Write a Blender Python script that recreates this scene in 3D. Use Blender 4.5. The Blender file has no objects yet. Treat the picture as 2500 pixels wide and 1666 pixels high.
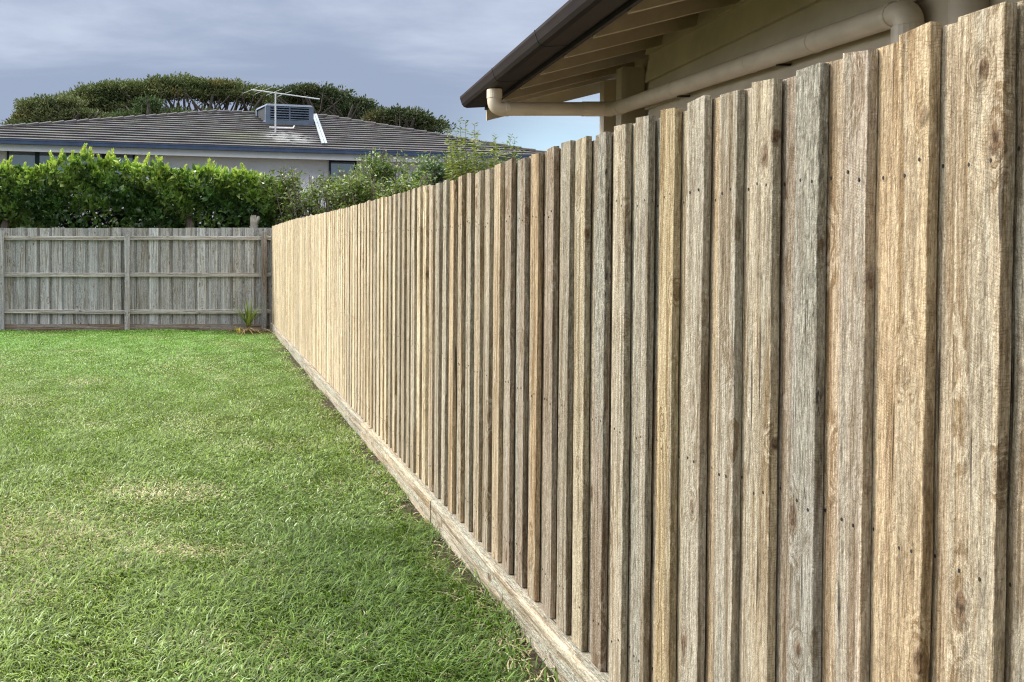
import bpy, math, random
import numpy as np
from mathutils import Vector, Matrix

random.seed(7)
RS = np.random.RandomState(11)
SC = bpy.context.scene
COL = SC.collection
R = math.radians

# ------------------------------------------------------------------ camera
FPX = 2384.0            # focal length in pixels of the 2500 px wide photograph
VX, HY = 515.0, 629.0   # vanishing point of the long fence, horizon row
CAMH = 1.42
PITCH = R(1.4)
cam_d = bpy.data.cameras.new('camera')
cam = bpy.data.objects.new('camera', cam_d)
COL.objects.link(cam)
cam.location = (0, 0, CAMH)
cam.rotation_euler = (R(90) - PITCH, 0, 0)
cam_d.sensor_width = 36
cam_d.lens = 36 * FPX / 2500
cam_d.shift_x = (1250 - VX) / 2500
cam_d.shift_y = -(833 - (HY + FPX * math.tan(PITCH))) / 2500
cam_d.clip_start = 0.05
cam_d.clip_end = 2000
SC.camera = cam

SC.view_settings.view_transform = 'Standard'
SC.view_settings.look = 'None'
SC.view_settings.exposure = 0.42
SC.view_settings.gamma = 1.0
SC.cycles.use_denoising = True
SC.cycles.denoising_input_passes = 'RGB_ALBEDO_NORMAL'
SC.cycles.denoising_prefilter = 'NONE'
SC.cycles.filter_width = 1.15

# ------------------------------------------------------------------ light
SUN_DIR = Vector((-0.80, 0.33, 0.56)).normalized()     # towards the sun
SUN_EL = math.asin(SUN_DIR.z)
SUN_AZ = math.atan2(SUN_DIR.x, SUN_DIR.y)
world = bpy.data.worlds.new('World')
SC.world = world
world.use_nodes = True
wn = world.node_tree
wn.nodes.clear()


class NT:
    """tiny node-tree helper"""
    def __init__(self, tree):
        self.t = tree

    def n(self, typ, **kw):
        nd = self.t.nodes.new(typ)
        for k, v in kw.items():
            setattr(nd, k, v)
        return nd

    def link(self, a, b):
        self.t.links.new(a, b)

    def put(self, sock, v):
        if isinstance(v, bpy.types.NodeSocket):
            self.link(v, sock)
        else:
            sock.default_value = v

    def math(self, op, a, b=0.0, c=None, clamp=False):
        nd = self.n('ShaderNodeMath', operation=op, use_clamp=clamp)
        self.put(nd.inputs[0], a)
        self.put(nd.inputs[1], b)
        if c is not None:
            self.put(nd.inputs[2], c)
        return nd.outputs[0]

    def vmath(self, op, a, b=(0, 0, 0), scale=None):
        nd = self.n('ShaderNodeVectorMath', operation=op)
        self.put(nd.inputs[0], a)
        if op != 'SCALE':
            self.put(nd.inputs[1], b)
        if scale is not None:
            self.put(nd.inputs['Scale'], scale)
        return nd.outputs['Value'] if op in ('DOT_PRODUCT', 'LENGTH') else nd.outputs[0]

    def noise(self, vec, scale=1.0, detail=3.0, rough=0.5, dist=0.0, out=0):
        nd = self.n('ShaderNodeTexNoise')
        self.put(nd.inputs['Vector'], vec)
        self.put(nd.inputs['Scale'], scale)
        nd.inputs['Detail'].default_value = detail
        nd.inputs['Roughness'].default_value = rough
        nd.inputs['Distortion'].default_value = dist
        return nd.outputs[out]

    def ss(self, v, a, b, lo=0.0, hi=1.0):
        nd = self.n('ShaderNodeMapRange', interpolation_type='SMOOTHSTEP')
        self.put(nd.inputs['Value'], v)
        nd.inputs['From Min'].default_value = a
        nd.inputs['From Max'].default_value = b
        nd.inputs['To Min'].default_value = lo
        nd.inputs['To Max'].default_value = hi
        return nd.outputs[0]

    def mix(self, f, a, b, mode='MIX'):
        nd = self.n('ShaderNodeMix', data_type='RGBA', blend_type=mode)
        self.put(nd.inputs[0], f)
        for s, v in ((nd.inputs[6], a), (nd.inputs[7], b)):
            if isinstance(v, bpy.types.NodeSocket):
                self.link(v, s)
            else:
                s.default_value = (v[0], v[1], v[2], 1)
        return nd.outputs[2]

    def scale_vec(self, vec, s):
        return self.vmath('MULTIPLY', vec, s)


w = NT(wn)
sky = w.n('ShaderNodeTexSky')
sky.sky_type = 'NISHITA'
sky.sun_disc = False
sky.sun_elevation = SUN_EL
sky.sun_rotation = SUN_AZ
tc = w.n('ShaderNodeTexCoord')
gen = tc.outputs['Generated']
sep = w.n('ShaderNodeSeparateXYZ')
w.link(gen, sep.inputs[0])
# cloud layer: direction projected on a high flat ceiling, so that it bands towards the horizon
zc = w.math('ADD', w.math('MAXIMUM', sep.outputs[2], 0.0), 0.14)
comb = w.n('ShaderNodeCombineXYZ')
w.link(w.math('DIVIDE', sep.outputs[0], zc), comb.inputs[0])
w.link(w.math('DIVIDE', sep.outputs[1], zc), comb.inputs[1])
cl = w.noise(w.vmath('ADD', w.scale_vec(comb.outputs[0], (0.42, 0.75, 1.0)), (3.1, 1.7, 0)), 0.8, 9, 0.58, 0.35)
clf = w.ss(cl, 0.38, 0.62)
c_dark = (0.262, 0.315, 0.432)
c_light = (0.49, 0.55, 0.66)
ccol = w.mix(clf, c_dark, c_light)
# brighter, whiter strip of thin cloud close to the horizon
hz = w.ss(sep.outputs[2], 0.085, 0.18, 1.0, 0.0)
hz = w.math('MULTIPLY', hz, w.ss(sep.outputs[0], 0.20, 0.34))
ccol = w.mix(w.math('MULTIPLY', hz, 0.8), ccol, (0.55, 0.78, 0.92))
# the overcast is brightest around the veiled sun, high on the left
dt = w.vmath('DOT_PRODUCT', w.vmath('NORMALIZE', gen), tuple(SUN_DIR))
glow = w.ss(dt, 0.66, 1.0)
zen = w.ss(sep.outputs[2], 0.30, 0.75)
amp = w.math('ADD', w.math('MULTIPLY', glow, 2.6), w.math('MULTIPLY_ADD', zen, 2.7, 1.0))
warm = w.mix(w.math('MAXIMUM', glow, zen), ccol, (0.70, 0.70, 0.70))
amp = w.math('MULTIPLY', amp, w.ss(sep.outputs[1], -0.55, 0.35, 0.76, 1.0))     # unseen sky behind the viewer dimmed to keep board sides dark
cloud = w.vmath('SCALE', warm, scale=w.math('MULTIPLY', amp, 10.0))
mx = w.mix(0.97, sky.outputs[0], cloud)
bg = w.n('ShaderNodeBackground')
w.link(mx, bg.inputs[0])
bg.inputs[1].default_value = 0.1
wo = w.n('ShaderNodeOutputWorld')
w.link(bg.outputs[0], wo.inputs[0])

sun_d = bpy.data.lights.new('sun', 'SUN')
sun_d.energy = 2.7
sun_d.angle = R(15)
sun_d.color = (1.0, 0.94, 0.84)
sun = bpy.data.objects.new('sun', sun_d)
COL.objects.link(sun)
sun.rotation_euler = (-SUN_DIR).to_track_quat('-Z', 'Y').to_euler()
sun.location = SUN_DIR * 60


# ------------------------------------------------------------------ helpers
def W(px, py, s):
    """point at depth s seen at pixel (px,py) of the 2500 px photograph (pitch ignored away from the foot)"""
    d = s
    for _ in range(4):
        z = -(py - HY) * d / FPX * math.cos(PITCH)
        d = s * math.cos(PITCH) - z * math.sin(PITCH)
    return Vector(((px - VX) * d / FPX, s, CAMH + z))


def tag(o, label=None, cat=None, group=None, kind=None):
    if label: o['label'] = label
    if cat: o['category'] = cat
    if group: o['group'] = group
    if kind: o['kind'] = kind
    return o


def empty(name, loc=(0, 0, 0)):
    o = bpy.data.objects.new(name, None)
    COL.objects.link(o)
    o.location = loc
    return o


class MB:
    def __init__(self):
        self.v, self.f, self.m, self.c = [], [], [], []

    def add(self, verts, faces, mi=0, col=None):
        b = len(self.v)
        self.v += [tuple(p) for p in verts]
        self.f += [tuple(b + i for i in f) for f in faces]
        self.m += [mi] * len(faces)
        if col is not None:
            self.c += [col] * len(verts)

    def box(self, a, b, mi=0):
        (x0, y0, z0), (x1, y1, z1) = a, b
        v = [(x0, y0, z0), (x1, y0, z0), (x1, y1, z0), (x0, y1, z0), (x0, y0, z1), (x1, y0, z1), (x1, y1, z1), (x0, y1, z1)]
        self.add(v, [(0, 3, 2, 1), (4, 5, 6, 7), (0, 1, 5, 4), (1, 2, 6, 5), (2, 3, 7, 6), (3, 0, 4, 7)], mi)

    def hexa(self, p, mi=0):
        """8 points: bottom ring of 4, top ring of 4 (counter-clockwise seen from above)"""
        self.add(p, [(0, 3, 2, 1), (4, 5, 6, 7), (0, 1, 5, 4), (1, 2, 6, 5), (2, 3, 7, 6), (3, 0, 4, 7)], mi)

    def prism(self, poly, d, mi=0):
        """polygon (list of Vectors) extruded by vector d"""
        n = len(poly)
        d = Vector(d)
        v = list(poly) + [Vector(p) + d for p in poly]
        f = [tuple(range(n))[::-1], tuple(range(n, 2 * n))]
        f += [(i, (i + 1) % n, n + (i + 1) % n, n + i) for i in range(n)]
        self.add(v, f, mi)

    def tube(self, pts, rad, n=8, mi=0, caps=True):
        pts = [Vector(p) for p in pts]
        if not isinstance(rad, (list, tuple)):
            rad = [rad] * len(pts)
        rings = []
        up = None
        for i, p in enumerate(pts):
            if i == 0: t = pts[1] - pts[0]
            elif i == len(pts) - 1: t = pts[-1] - pts[-2]
            else: t = (pts[i + 1] - p).normalized() + (p - pts[i - 1]).normalized()
            t.normalize()
            if up is None:
                up = Vector((0, 0, 1)) if abs(t.z) < 0.9 else Vector((1, 0, 0))
                up = (up - t * up.dot(t)).normalized()
            else:
                up = (up - t * up.dot(t))
                up = up.normalized() if up.length > 1e-5 else t.orthogonal().normalized()
            sd = t.cross(up)
            rings.append([p + (up * math.cos(a) + sd * math.sin(a)) * rad[i] for a in [2 * math.pi * k / n for k in range(n)]])
        v = [q for r in rings for q in r]
        f = []
        for i in range(len(rings) - 1):
            for k in range(n):
                a, b = i * n + k, i * n + (k + 1) % n
                f.append((a, b, b + n, a + n))
        if caps:
            f.append(tuple(range(n))[::-1])
            f.append(tuple(range((len(rings) - 1) * n, len(rings) * n)))
        self.add(v, f, mi)

    def build(self, name, mats, parent=None, origin=None, smooth=False):
        me = bpy.data.meshes.new(name)
        o0 = Vector(origin) if origin is not None else Vector((0, 0, 0))
        me.from_pydata([tuple(Vector(p) - o0) for p in self.v], [], self.f)
        if not isinstance(mats, (list, tuple)): mats = [mats]
        for m in mats: me.materials.append(m)
        if max(self.m, default=0) > 0:
            me.polygons.foreach_set('material_index', self.m)
        if smooth:
            me.polygons.foreach_set('use_smooth', [True] * len(me.polygons))
        if self.c:
            at = me.color_attributes.new('tint', 'FLOAT_COLOR', 'POINT')
            at.data.foreach_set('color', np.array([(c[0], c[1], c[2], 1) for c in self.c], dtype=np.float32).ravel())
        me.update()
        o = bpy.data.objects.new(name, me)
        COL.objects.link(o)
        o.location = o0
        if parent is not None:
            o.parent = parent
            o.location = o0 - parent.location
        return o


def material(name):
    m = bpy.data.materials.new(name)
    m.use_nodes = True
    m.node_tree.nodes.clear()
    t = NT(m.node_tree)
    p = t.n('ShaderNodeBsdfPrincipled')
    out = t.n('ShaderNodeOutputMaterial')
    t.link(p.outputs[0], out.inputs[0])
    t.p, t.out = p, out
    return m, t


def coords(t, kind='Object'):
    return t.n('ShaderNodeTexCoord').outputs[kind]


def bump(t, h, strength=0.5, dist=0.01):
    b = t.n('ShaderNodeBump')
    b.inputs['Strength'].default_value = strength
    b.inputs['Distance'].default_value = dist
    t.link(h, b.inputs['Height'])
    t.link(b.outputs[0], t.p.inputs['Normal'])


def plain(name, col, rough=0.6, var=0.12, nscale=6.0, metal=0.0, bmp=0.0, stretch=(1, 1, 1), spec=0.4):
    m, t = material(name)
    v = t.scale_vec(coords(t), stretch)
    n1 = t.noise(v, nscale, 5, 0.6)
    f = t.ss(n1, 0.3, 0.7)
    lo = tuple(c * (1 - var) for c in col)
    hi = tuple(min(1, c * (1 + var)) for c in col)
    t.link(t.mix(f, lo, hi), t.p.inputs['Base Color'])
    t.p.inputs['Roughness'].default_value = rough
    t.p.inputs['Metallic'].default_value = metal
    t.p.inputs['Specular IOR Level'].default_value = spec
    if bmp:
        bump(t, t.noise(v, nscale * 8, 4, 0.6), bmp, 0.004)
    return m


# ------------------------------------------------------------------ materials
def sawn_wood(name, grey=(0.36, 0.345, 0.29), along='z', greyamt=0.55, knots=True, contrast=1.0, use_obj=True, base=(0.5, 0.4, 0.27)):
    """rough sawn pine; the board's own tint comes from the object colour, its mildew from the alpha"""
    m, t = material(name)
    oi = t.n('ShaderNodeObjectInfo')
    co = coords(t)
    rnd = t.math('MULTIPLY', oi.outputs['Random'], 57.0)
    off = t.n('ShaderNodeCombineXYZ')
    t.put(off.inputs[0], rnd)
    t.put(off.inputs[1], t.math('MULTIPLY', rnd, 1.7))
    t.put(off.inputs[2], t.math('MULTIPLY', rnd, 3.1))
    ka = t.n('ShaderNodeAttribute', attribute_type='OBJECT', attribute_name='knot_a')
    kb = t.n('ShaderNodeAttribute', attribute_type='OBJECT', attribute_name='knot_b')
    L = {'z': (1, 1, 0), 'y': (1, 0, 1), 'x': (0, 1, 1)}[along]

    def st(a, b):       # a across the grain, b along it
        s = tuple(a if q else b for q in L)
        return t.vmath('ADD', t.scale_vec(co, s), off.outputs[0])
    # knots
    if knots:
        vo = t.n('ShaderNodeTexVoronoi')
        t.link(t.vmath('ADD', st(8.0, 3.6), t.scale_vec(t.noise(st(34, 16), 1.0, 3, 0.6, 0, 1), (0.22, 0.22, 0.22))), vo.inputs['Vector'])
        vo.inputs['Scale'].default_value = 1.0
        kd = vo.outputs['Distance']
        wob = t.scale_vec(t.vmath('SUBTRACT', t.noise(st(45, 30), 1.0, 3, 0.6, 0, 1), (0.5, 0.5, 0.5)), (0.012, 0.012, 0.02))
        cw = t.vmath('ADD', co, wob)
        for kk in (ka, kb):
            kd = t.math('MINIMUM', kd, t.vmath('LENGTH', t.scale_vec(t.vmath('SUBTRACT', cw, kk.outputs['Vector']), (11, 11, 6.5))))
        kin = t.ss(t.math('MULTIPLY_ADD', t.noise(st(60, 40), 1.0, 3, 0.7), 0.10, kd), 0.10, 0.20, 1.0, 0.0)
        kwide = t.ss(kd, 0.05, 0.40, 1.0, 0.0)
    warp = t.noise(st(9, 0.9), 1.0, 2, 0.5)
    g = st(42, 1.3)
    if knots:
        g = t.vmath('ADD', g, t.vmath('SCALE', (3.0, 3.0, 3.0), scale=kwide))
    g = t.vmath('ADD', g, t.vmath('SCALE', (1.3, 1.3, 1.3), scale=warp))
    streak = t.noise(g, 1.0, 4, 0.62)
    fine = t.noise(st(210, 12), 1.0, 4, 0.75)
    speck = t.noise(st(260, 70), 1.0, 3, 0.7)
    if use_obj:
        bc = oi.outputs['Color']
        mold = oi.outputs['Alpha']
    else:
        rgb = t.n('ShaderNodeRGB')
        rgb.outputs[0].default_value = (*base, 1)
        bc = rgb.outputs[0]
        mold = 0.35
    # sap/heart bands, honey to pale
    c = t.mix(t.ss(streak, 0.38, 0.58), t.mix(1.0, bc, (0.52, 0.45, 0.36), 'MULTIPLY'), bc)
    c = t.mix(t.ss(t.noise(st(26, 0.7), 1.0, 2, 0.5), 0.52, 0.72), c, t.mix(1.0, bc, (1.35, 1.28, 1.16), 'MULTIPLY'))
    # weathering to grey-green in long bands
    gb = t.noise(st(17, 0.8), 1.0, 4, 0.6)
    gmask = t.math('MULTIPLY', t.ss(gb, 0.44, 0.60), t.math('MULTIPLY_ADD', mold, 0.75, greyamt), clamp=True)
    gcol = t.mix(t.ss(t.noise(st(120, 26), 1.0, 4, 0.75), 0.35, 0.62), tuple(q * 0.52 for q in grey), tuple(q * 1.18 for q in grey))
    c = t.mix(gmask, c, gcol)
    # dark mildew flecks, only where the board carries them
    mk = t.math('MULTIPLY', t.ss(t.noise(st(90, 14), 1.0, 5, 0.75), 0.56, 0.70), t.ss(t.noise(st(11, 1.1), 1.0, 2, 0.5), 0.50, 0.64))
    c = t.mix(t.math('MULTIPLY', mk, t.math('MULTIPLY_ADD', mold, 0.9, 0.45), clamp=True), c, (0.06, 0.055, 0.05))
    # saw kerfs across the grain, on parts of some boards
    sp = t.n('ShaderNodeSeparateXYZ')
    t.link(co, sp.inputs[0])
    al = {'z': (2, 1), 'y': (1, 2), 'x': (0, 2)}[along]
    kph = t.math('MULTIPLY_ADD', sp.outputs[al[0]], 1150.0, t.math('MULTIPLY_ADD', sp.outputs[al[1]], -420.0, t.math('MULTIPLY', t.noise(st(8, 4), 1.0, 2, 0.5), 60.0)))
    kmask = t.math('MULTIPLY', t.ss(t.math('SINE', kph), 0.45, 1.0), t.ss(t.noise(st(7, 3.2), 1.0, 3, 0.6), 0.47, 0.62))
    kmask = t.math('MULTIPLY', kmask, t.ss(t.noise(st(60, 60), 1.0, 2, 0.6), 0.40, 0.60))
    c = t.mix(t.math('MULTIPLY', kmask, 0.55), c, t.mix(1.0, c, (0.45, 0.40, 0.34), 'MULTIPLY'))
    # long drying splits
    split = t.math('MULTIPLY', t.ss(t.noise(st(70, 2.2), 1.0, 2, 0.4), 0.70, 0.745), 0.85)
    c = t.mix(split, c, (0.05, 0.038, 0.028))
    # fibres and pores
    c = t.mix(t.math('MULTIPLY', t.ss(fine, 0.58, 0.40), 0.62 * contrast), c, t.mix(1.0, c, (0.42, 0.36, 0.30), 'MULTIPLY'))
    c = t.mix(t.math('MULTIPLY', t.ss(speck, 0.54, 0.68), 0.7 * contrast), c, t.mix(1.0, c, (1.6, 1.56, 1.50), 'MULTIPLY'))
    spk2 = t.noise(st(150, 60), 1.0, 3, 0.7)
    c = t.mix(t.math('MULTIPLY', t.ss(spk2, 0.50, 0.36), 0.55 * contrast), c, t.mix(1.0, c, (0.50, 0.45, 0.40), 'MULTIPLY'))
    if knots:
        rings = t.math('SINE', t.math('MULTIPLY', kd, 90.0))
        c = t.mix(t.math('MULTIPLY', kwide, t.ss(rings, -0.2, 0.9, 0.0, 0.22)), c, (0.20, 0.11, 0.05))
        kv = t.ss(t.noise(st(3, 1.5), 1.0, 1, 0.5), 0.40, 0.60, 0.25, 0.9)
        c = t.mix(t.math('MULTIPLY', kin, kv), c, t.mix(t.ss(t.noise(st(150, 60), 1.0, 2, 0.6), .4, .6), (0.05, 0.028, 0.016), (0.17, 0.10, 0.055)))
    t.link(c, t.p.inputs['Base Color'])
    t.p.inputs['Roughness'].default_value = 0.88
    t.p.inputs['Specular IOR Level'].default_value = 0.18
    sawn = t.noise(st(150, 120), 1.0, 4, 0.7)
    h = t.math('ADD', t.math('MULTIPLY', fine, 0.8), t.math('MULTIPLY', sawn, 1.3))
    h = t.math('ADD', h, t.math('MULTIPLY', streak, 0.9))
    if knots:
        h = t.math('ADD', h, t.math('MULTIPLY', kin, 0.8))
    bump(t, h, 1.0, 0.0045)
    return m


M = {}
M['pine'] = sawn_wood('rough_sawn_pine', greyamt=0.36)
M['grey_wood'] = sawn_wood('weathered_grey_wood', grey=(0.42, 0.44, 0.46), greyamt=0.6, contrast=0.7)
M['grey_rail'] = sawn_wood('weathered_grey_rail', grey=(0.40, 0.40, 0.40), along='x', greyamt=0.4, contrast=0.7)
M['sleeper'] = sawn_wood('treated_sleeper_wood', grey=(0.47, 0.475, 0.40), along='y', greyamt=0.5)
M['nail'] = plain('dark_nail_hole', (0.02, 0.017, 0.015), 0.7)
M['beige'] = plain('beige_house_paint', (0.55, 0.47, 0.36), 0.55, 0.10, 3.0, bmp=0.08)
M['beige_trim'] = plain('beige_trim_paint', (0.56, 0.48, 0.36), 0.5, 0.10, 4.0, bmp=0.08)
M['rafter'] = plain('shade_toned_rafter_paint', (0.42, 0.34, 0.24), 0.6, 0.12, 4.0)  # trim beige darkened: deep eave shade put into the colour
M['pvc'] = plain('cream_pipe_plastic', (0.70, 0.60, 0.48), 0.36, 0.08, 5.0, spec=0.5, stretch=(1, 1, 2.5))
M['gutter'] = plain('dark_brown_gutter_paint', (0.022, 0.015, 0.014), 0.6, 0.2, 4.0, spec=0.2)
M['roof_under'] = plain('roof_underside_board', (0.26, 0.21, 0.15), 0.8, 0.15, 3.0)
M['metal_roof'] = plain('brown_roof_sheet', (0.09, 0.07, 0.065), 0.5, 0.15, 3.0)
M['white_wall'] = plain('pale_rendered_wall', (0.88, 0.88, 0.92), 0.8, 0.05, 2.0, bmp=0.1)
M['white_trim'] = plain('white_trim_paint', (0.78, 0.79, 0.80), 0.5, 0.05, 3.0)
M['blue_gutter'] = plain('blue_grey_gutter_paint', (0.055, 0.085, 0.16), 0.4, 0.15, 3.0)
M['win_frame'] = plain('navy_window_frame', (0.012, 0.03, 0.05), 0.4, 0.1, 3.0)
M['cooler'] = plain('slate_blue_cooler_plastic', (0.115, 0.15, 0.205), 0.4, 0.15, 3.0)
M['cooler_dark'] = plain('dark_cooler_pad', (0.02, 0.025, 0.032), 0.7, 0.15, 3.0)
M['alu'] = plain('dull_aluminium', (0.62, 0.64, 0.66), 0.4, 0.08, 5.0, metal=0.4)
M['flashing'] = plain('galvanised_flashing', (0.30, 0.34, 0.37), 0.4, 0.15, 4.0, metal=0.3)
M['bark'] = plain('grey_brown_bark', (0.13, 0.105, 0.08), 0.9, 0.4, 9.0, stretch=(3, 3, 0.6), bmp=0.4)
M['pale_bark'] = plain('pale_bark', (0.34, 0.31, 0.26), 0.9, 0.3, 9.0, stretch=(3, 3, 0.6), bmp=0.4)
M['dark_bark'] = plain('dark_limb_bark', (0.05, 0.042, 0.036), 0.9, 0.3, 5.0)
M['twig'] = plain('grey_brown_twig', (0.17, 0.135, 0.105), 0.85, 0.3, 9.0)


def glass_mat():
    m, t = material('window_glass')
    t.p.inputs['Base Color'].default_value = (0.16, 0.19, 0.24, 1)
    t.p.inputs['Roughness'].default_value = 0.06
    t.p.inputs['Specular IOR Level'].default_value = 1.0
    t.p.inputs['Coat Weight'].default_value = 0.6
    t.p.inputs['Coat IOR'].default_value = 2.0
    bump(t, t.noise(coords(t), 1.2, 2), 0.03, 0.02)
    return m


M['glass'] = glass_mat()


def leaf_mat(name, rough=0.4, transl=0.25, spec=0.5):
    m, t = material(name)
    a = t.n('ShaderNodeAttribute')
    a.attribute_name = 'tint'
    t.link(a.outputs['Color'], t.p.inputs['Base Color'])
    t.p.inputs['Roughness'].default_value = rough
    t.p.inputs['Specular IOR Level'].default_value = spec
    tr = t.n('ShaderNodeBsdfTranslucent')
    t.link(t.mix(1.0, a.outputs['Color'], (1.3, 1.5, 0.7), 'MULTIPLY'), tr.inputs[0])
    ms = t.n('ShaderNodeMixShader')
    ms.inputs[0].default_value = transl
    t.link(t.p.outputs[0], ms.inputs[1])
    t.link(tr.outputs[0], ms.inputs[2])
    t.link(ms.outputs[0], t.out.inputs[0])
    return m


M['leaf'] = leaf_mat('broad_leaf', 0.30, 0.22, 0.6)
M['needle'] = leaf_mat('fine_foliage', 0.7, 0.1, 0.2)
M['blade'] = leaf_mat('grass_blade', 0.5, 0.22, 0.34)


def tile_mat():
    m, t = material('dark_roof_tile')
    co = coords(t)
    n = t.noise(co, 1.3, 4, 0.6)
    c = t.mix(t.ss(n, 0.3, 0.7), (0.040, 0.036, 0.036), (0.072, 0.065, 0.062))
    tl = t.n('ShaderNodeTexVoronoi')
    t.link(t.scale_vec(co, (3.2, 3.0, 6.0)), tl.inputs['Vector'])
    tl.inputs['Scale'].default_value = 1.0
    c = t.mix(0.30, c, t.mix(1.0, c, tl.outputs['Color'], 'MULTIPLY'))
    # pale washed patch under the aerial, lichen beside it
    geo = t.n('ShaderNodeNewGeometry')
    d = t.vmath('SUBTRACT', geo.outputs['Position'], tuple(PALE_AT))
    dl = t.vmath('LENGTH', t.scale_vec(d, (0.95, 0.85, 1.0)))
    pm = t.math('MULTIPLY', t.ss(dl, 0.35, 1.0, 1.0, 0.0), t.ss(t.noise(t.scale_vec(co, (2.5, 9, 9)), 1.0, 4, 0.7), 0.38, 0.60))
    c = t.mix(t.math('MULTIPLY', pm, 0.85), c, (0.55, 0.55, 0.53))
    d2 = t.vmath('SUBTRACT', geo.outputs['Position'], tuple(MOSS_AT))
    l2 = t.vmath('LENGTH', t.scale_vec(d2, (1.0, 1.0, 1.0)))
    c = t.mix(t.math('MULTIPLY', t.ss(l2, 0.2, 1.1, 1.0, 0.0), 0.5), c, (0.12, 0.125, 0.06))
    t.link(c, t.p.inputs['Base Color'])
    t.p.inputs['Roughness'].default_value = 0.55
    bump(t, t.noise(co, 30, 4, 0.6), 0.3, 0.01)
    return m


def ground_mat():
    m, t = material('lawn_soil')
    co = coords(t)
    n = t.noise(co, 9, 6, 0.65)
    n2 = t.noise(co, 70, 4, 0.7)
    c = t.mix(t.ss(n, 0.35, 0.65), (0.045, 0.060, 0.016), (0.085, 0.115, 0.03))
    c = t.mix(t.ss(n2, 0.45, 0.7), c, (0.15, 0.15, 0.06))
    sp = t.n('ShaderNodeSeparateXYZ')
    t.link(co, sp.inputs[0])
    soil = t.ss(t.math('MULTIPLY_ADD', n, 0.45, sp.outputs[0]), 1.25, 1.38)
    sc = t.mix(t.ss(n2, 0.35, 0.7), (0.028, 0.022, 0.016), (0.12, 0.095, 0.065))
    c = t.mix(soil, c, sc)
    far = t.ss(t.math('MULTIPLY_ADD', n, 0.6, sp.outputs[1]), 19.1, 19.4)
    c = t.mix(far, c, sc)
    t.link(c, t.p.inputs['Base Color'])
    t.p.inputs['Roughness'].default_value = 0.95
    t.p.inputs['Specular IOR Level'].default_value = 0.1
    bump(t, t.math('ADD', n, n2), 0.7, 0.02)
    return m


# ------------------------------------------------------------------ ground
def gz(x, y):
    return 0.022 * np.clip((x - 0.95) / 0.2, 0, 1) * np.clip((4.0 - x) * 9, 0, 1) + 0.010 * np.sin(x * 1.7 + 0.6) * np.sin(y * 0.9) + 0.008 * np.sin(x * 4.1 + y * 2.3) - 0.010


M['ground'] = ground_mat()
gx = np.concatenate([[-400, -120, -40, -14], np.linspace(-8, 4, 61), [12, 40, 120, 400]])
gy = np.concatenate([[-300, -60, -10, -2], np.linspace(0, 22, 89), [30, 60, 150, 500, 1500]])
mb = MB()
nx, ny = len(gx), len(gy)
vs = []
for j in range(ny):
    for i in range(nx):
        inside = -8 <= gx[i] <= 4 and 0 <= gy[j] <= 22
        vs.append((gx[i], gy[j], float(gz(gx[i], gy[j])) if inside else -0.01))
mb.add(vs, [(j * nx + i, j * nx + i + 1, (j + 1) * nx + i + 1, (j + 1) * nx + i) for j in range(ny - 1) for i in range(nx - 1)])
tag(mb.build('ground', M['ground'], smooth=True), kind='structure')


# ------------------------------------------------------------------ the long new paling fence
FX = 1.200          # face of the front palings
BT = 0.019


def top_z(y):
    return CAMH + float(np.interp(y, [0, 4.7, 7.3, 8.7, 10.3, 13.8, 15.0, 19.3], [.385, .387, .427, .443, .473, .545, .566, .612]))


BOT = 0.142


def plank(mb, x0, t, y0, y1, z0, z1, rng, rings=14, jit=0.0004, nails=(), lean=0.0):
    """a rough board standing on end: face at x0 looking to -x; y0 is its near edge"""
    ch = 0.0011
    prof = [(0, ch), (ch, 0), (t - ch, 0), (t, ch), (t, 1 - ch), (t - ch, 1), (ch, 1), (0, 1 - ch)]
    vs = []
    ph = [rng.uniform(0, 6.28) for _ in range(6)]
    wd = y1 - y0
    tiltz = rng.uniform(-0.004, 0.004)
    for r in range(rings + 1):
        u = r / rings
        z = z0 + (z1 - z0) * u
        bow = 0.0022 * math.sin(u * 2.4 + ph[0]) + 0.0006 * math.sin(u * 17 + ph[4])
        e0 = 0.0016 * math.sin(u * 6 + ph[1]) + 0.0008 * math.sin(u * 31 + ph[2])
        e1 = 0.0016 * math.sin(u * 5 + ph[3]) + 0.0008 * math.sin(u * 27 + ph[5])
        for (px, py) in prof:
            if py == 0: yy = y0 + e0
            elif py == 1: yy = y1 + e1
            elif py < 0.5: yy = y0 + e0 + py
            else: yy = y1 + e1 - (1 - py)
            zz = z
            if r == rings: zz += tiltz * ((yy - y0) / wd - 0.5) * 2 + rng.uniform(-0.0015, 0.0015)
            j = jit if 0 < r < rings else 0
            vs.append((x0 + px + bow * 0.35 + rng.uniform(-j, j) * 0.6, yy + lean * (u - .5) + rng.uniform(-j, j), zz))
    fs = []
    for r in range(rings):
        for k in range(8):
            a, b = r * 8 + k, r * 8 + (k + 1) % 8
            fs.append((a, a + 8, b + 8, b))
    fs.append(tuple(range(8)))
    fs.append(tuple(range(rings * 8, rings * 8 + 8))[::-1])
    mb.add(vs, fs, 0)
    for (ny_, nz_) in nails:
        q = [(x0 - 0.0011, ny_ + 0.0024 * math.cos(a), nz_ + 0.0036 * math.sin(a)) for a in [k * math.pi / 4 for k in range(8)]]
        q2 = [(x0 + 0.002, p[1], p[2]) for p in q]
        mb.add(q + q2, [tuple(range(8))[::-1]] + [(i, (i + 1) % 8, 8 + (i + 1) % 8, 8 + i) for i in range(8)], 1)


fence = empty('paling_fence', (FX, 10.0, 0))
tag(fence, 'long new rough sawn pine fence running from the right edge to the grey fence', 'fence')
rng = random.Random(5)

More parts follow.
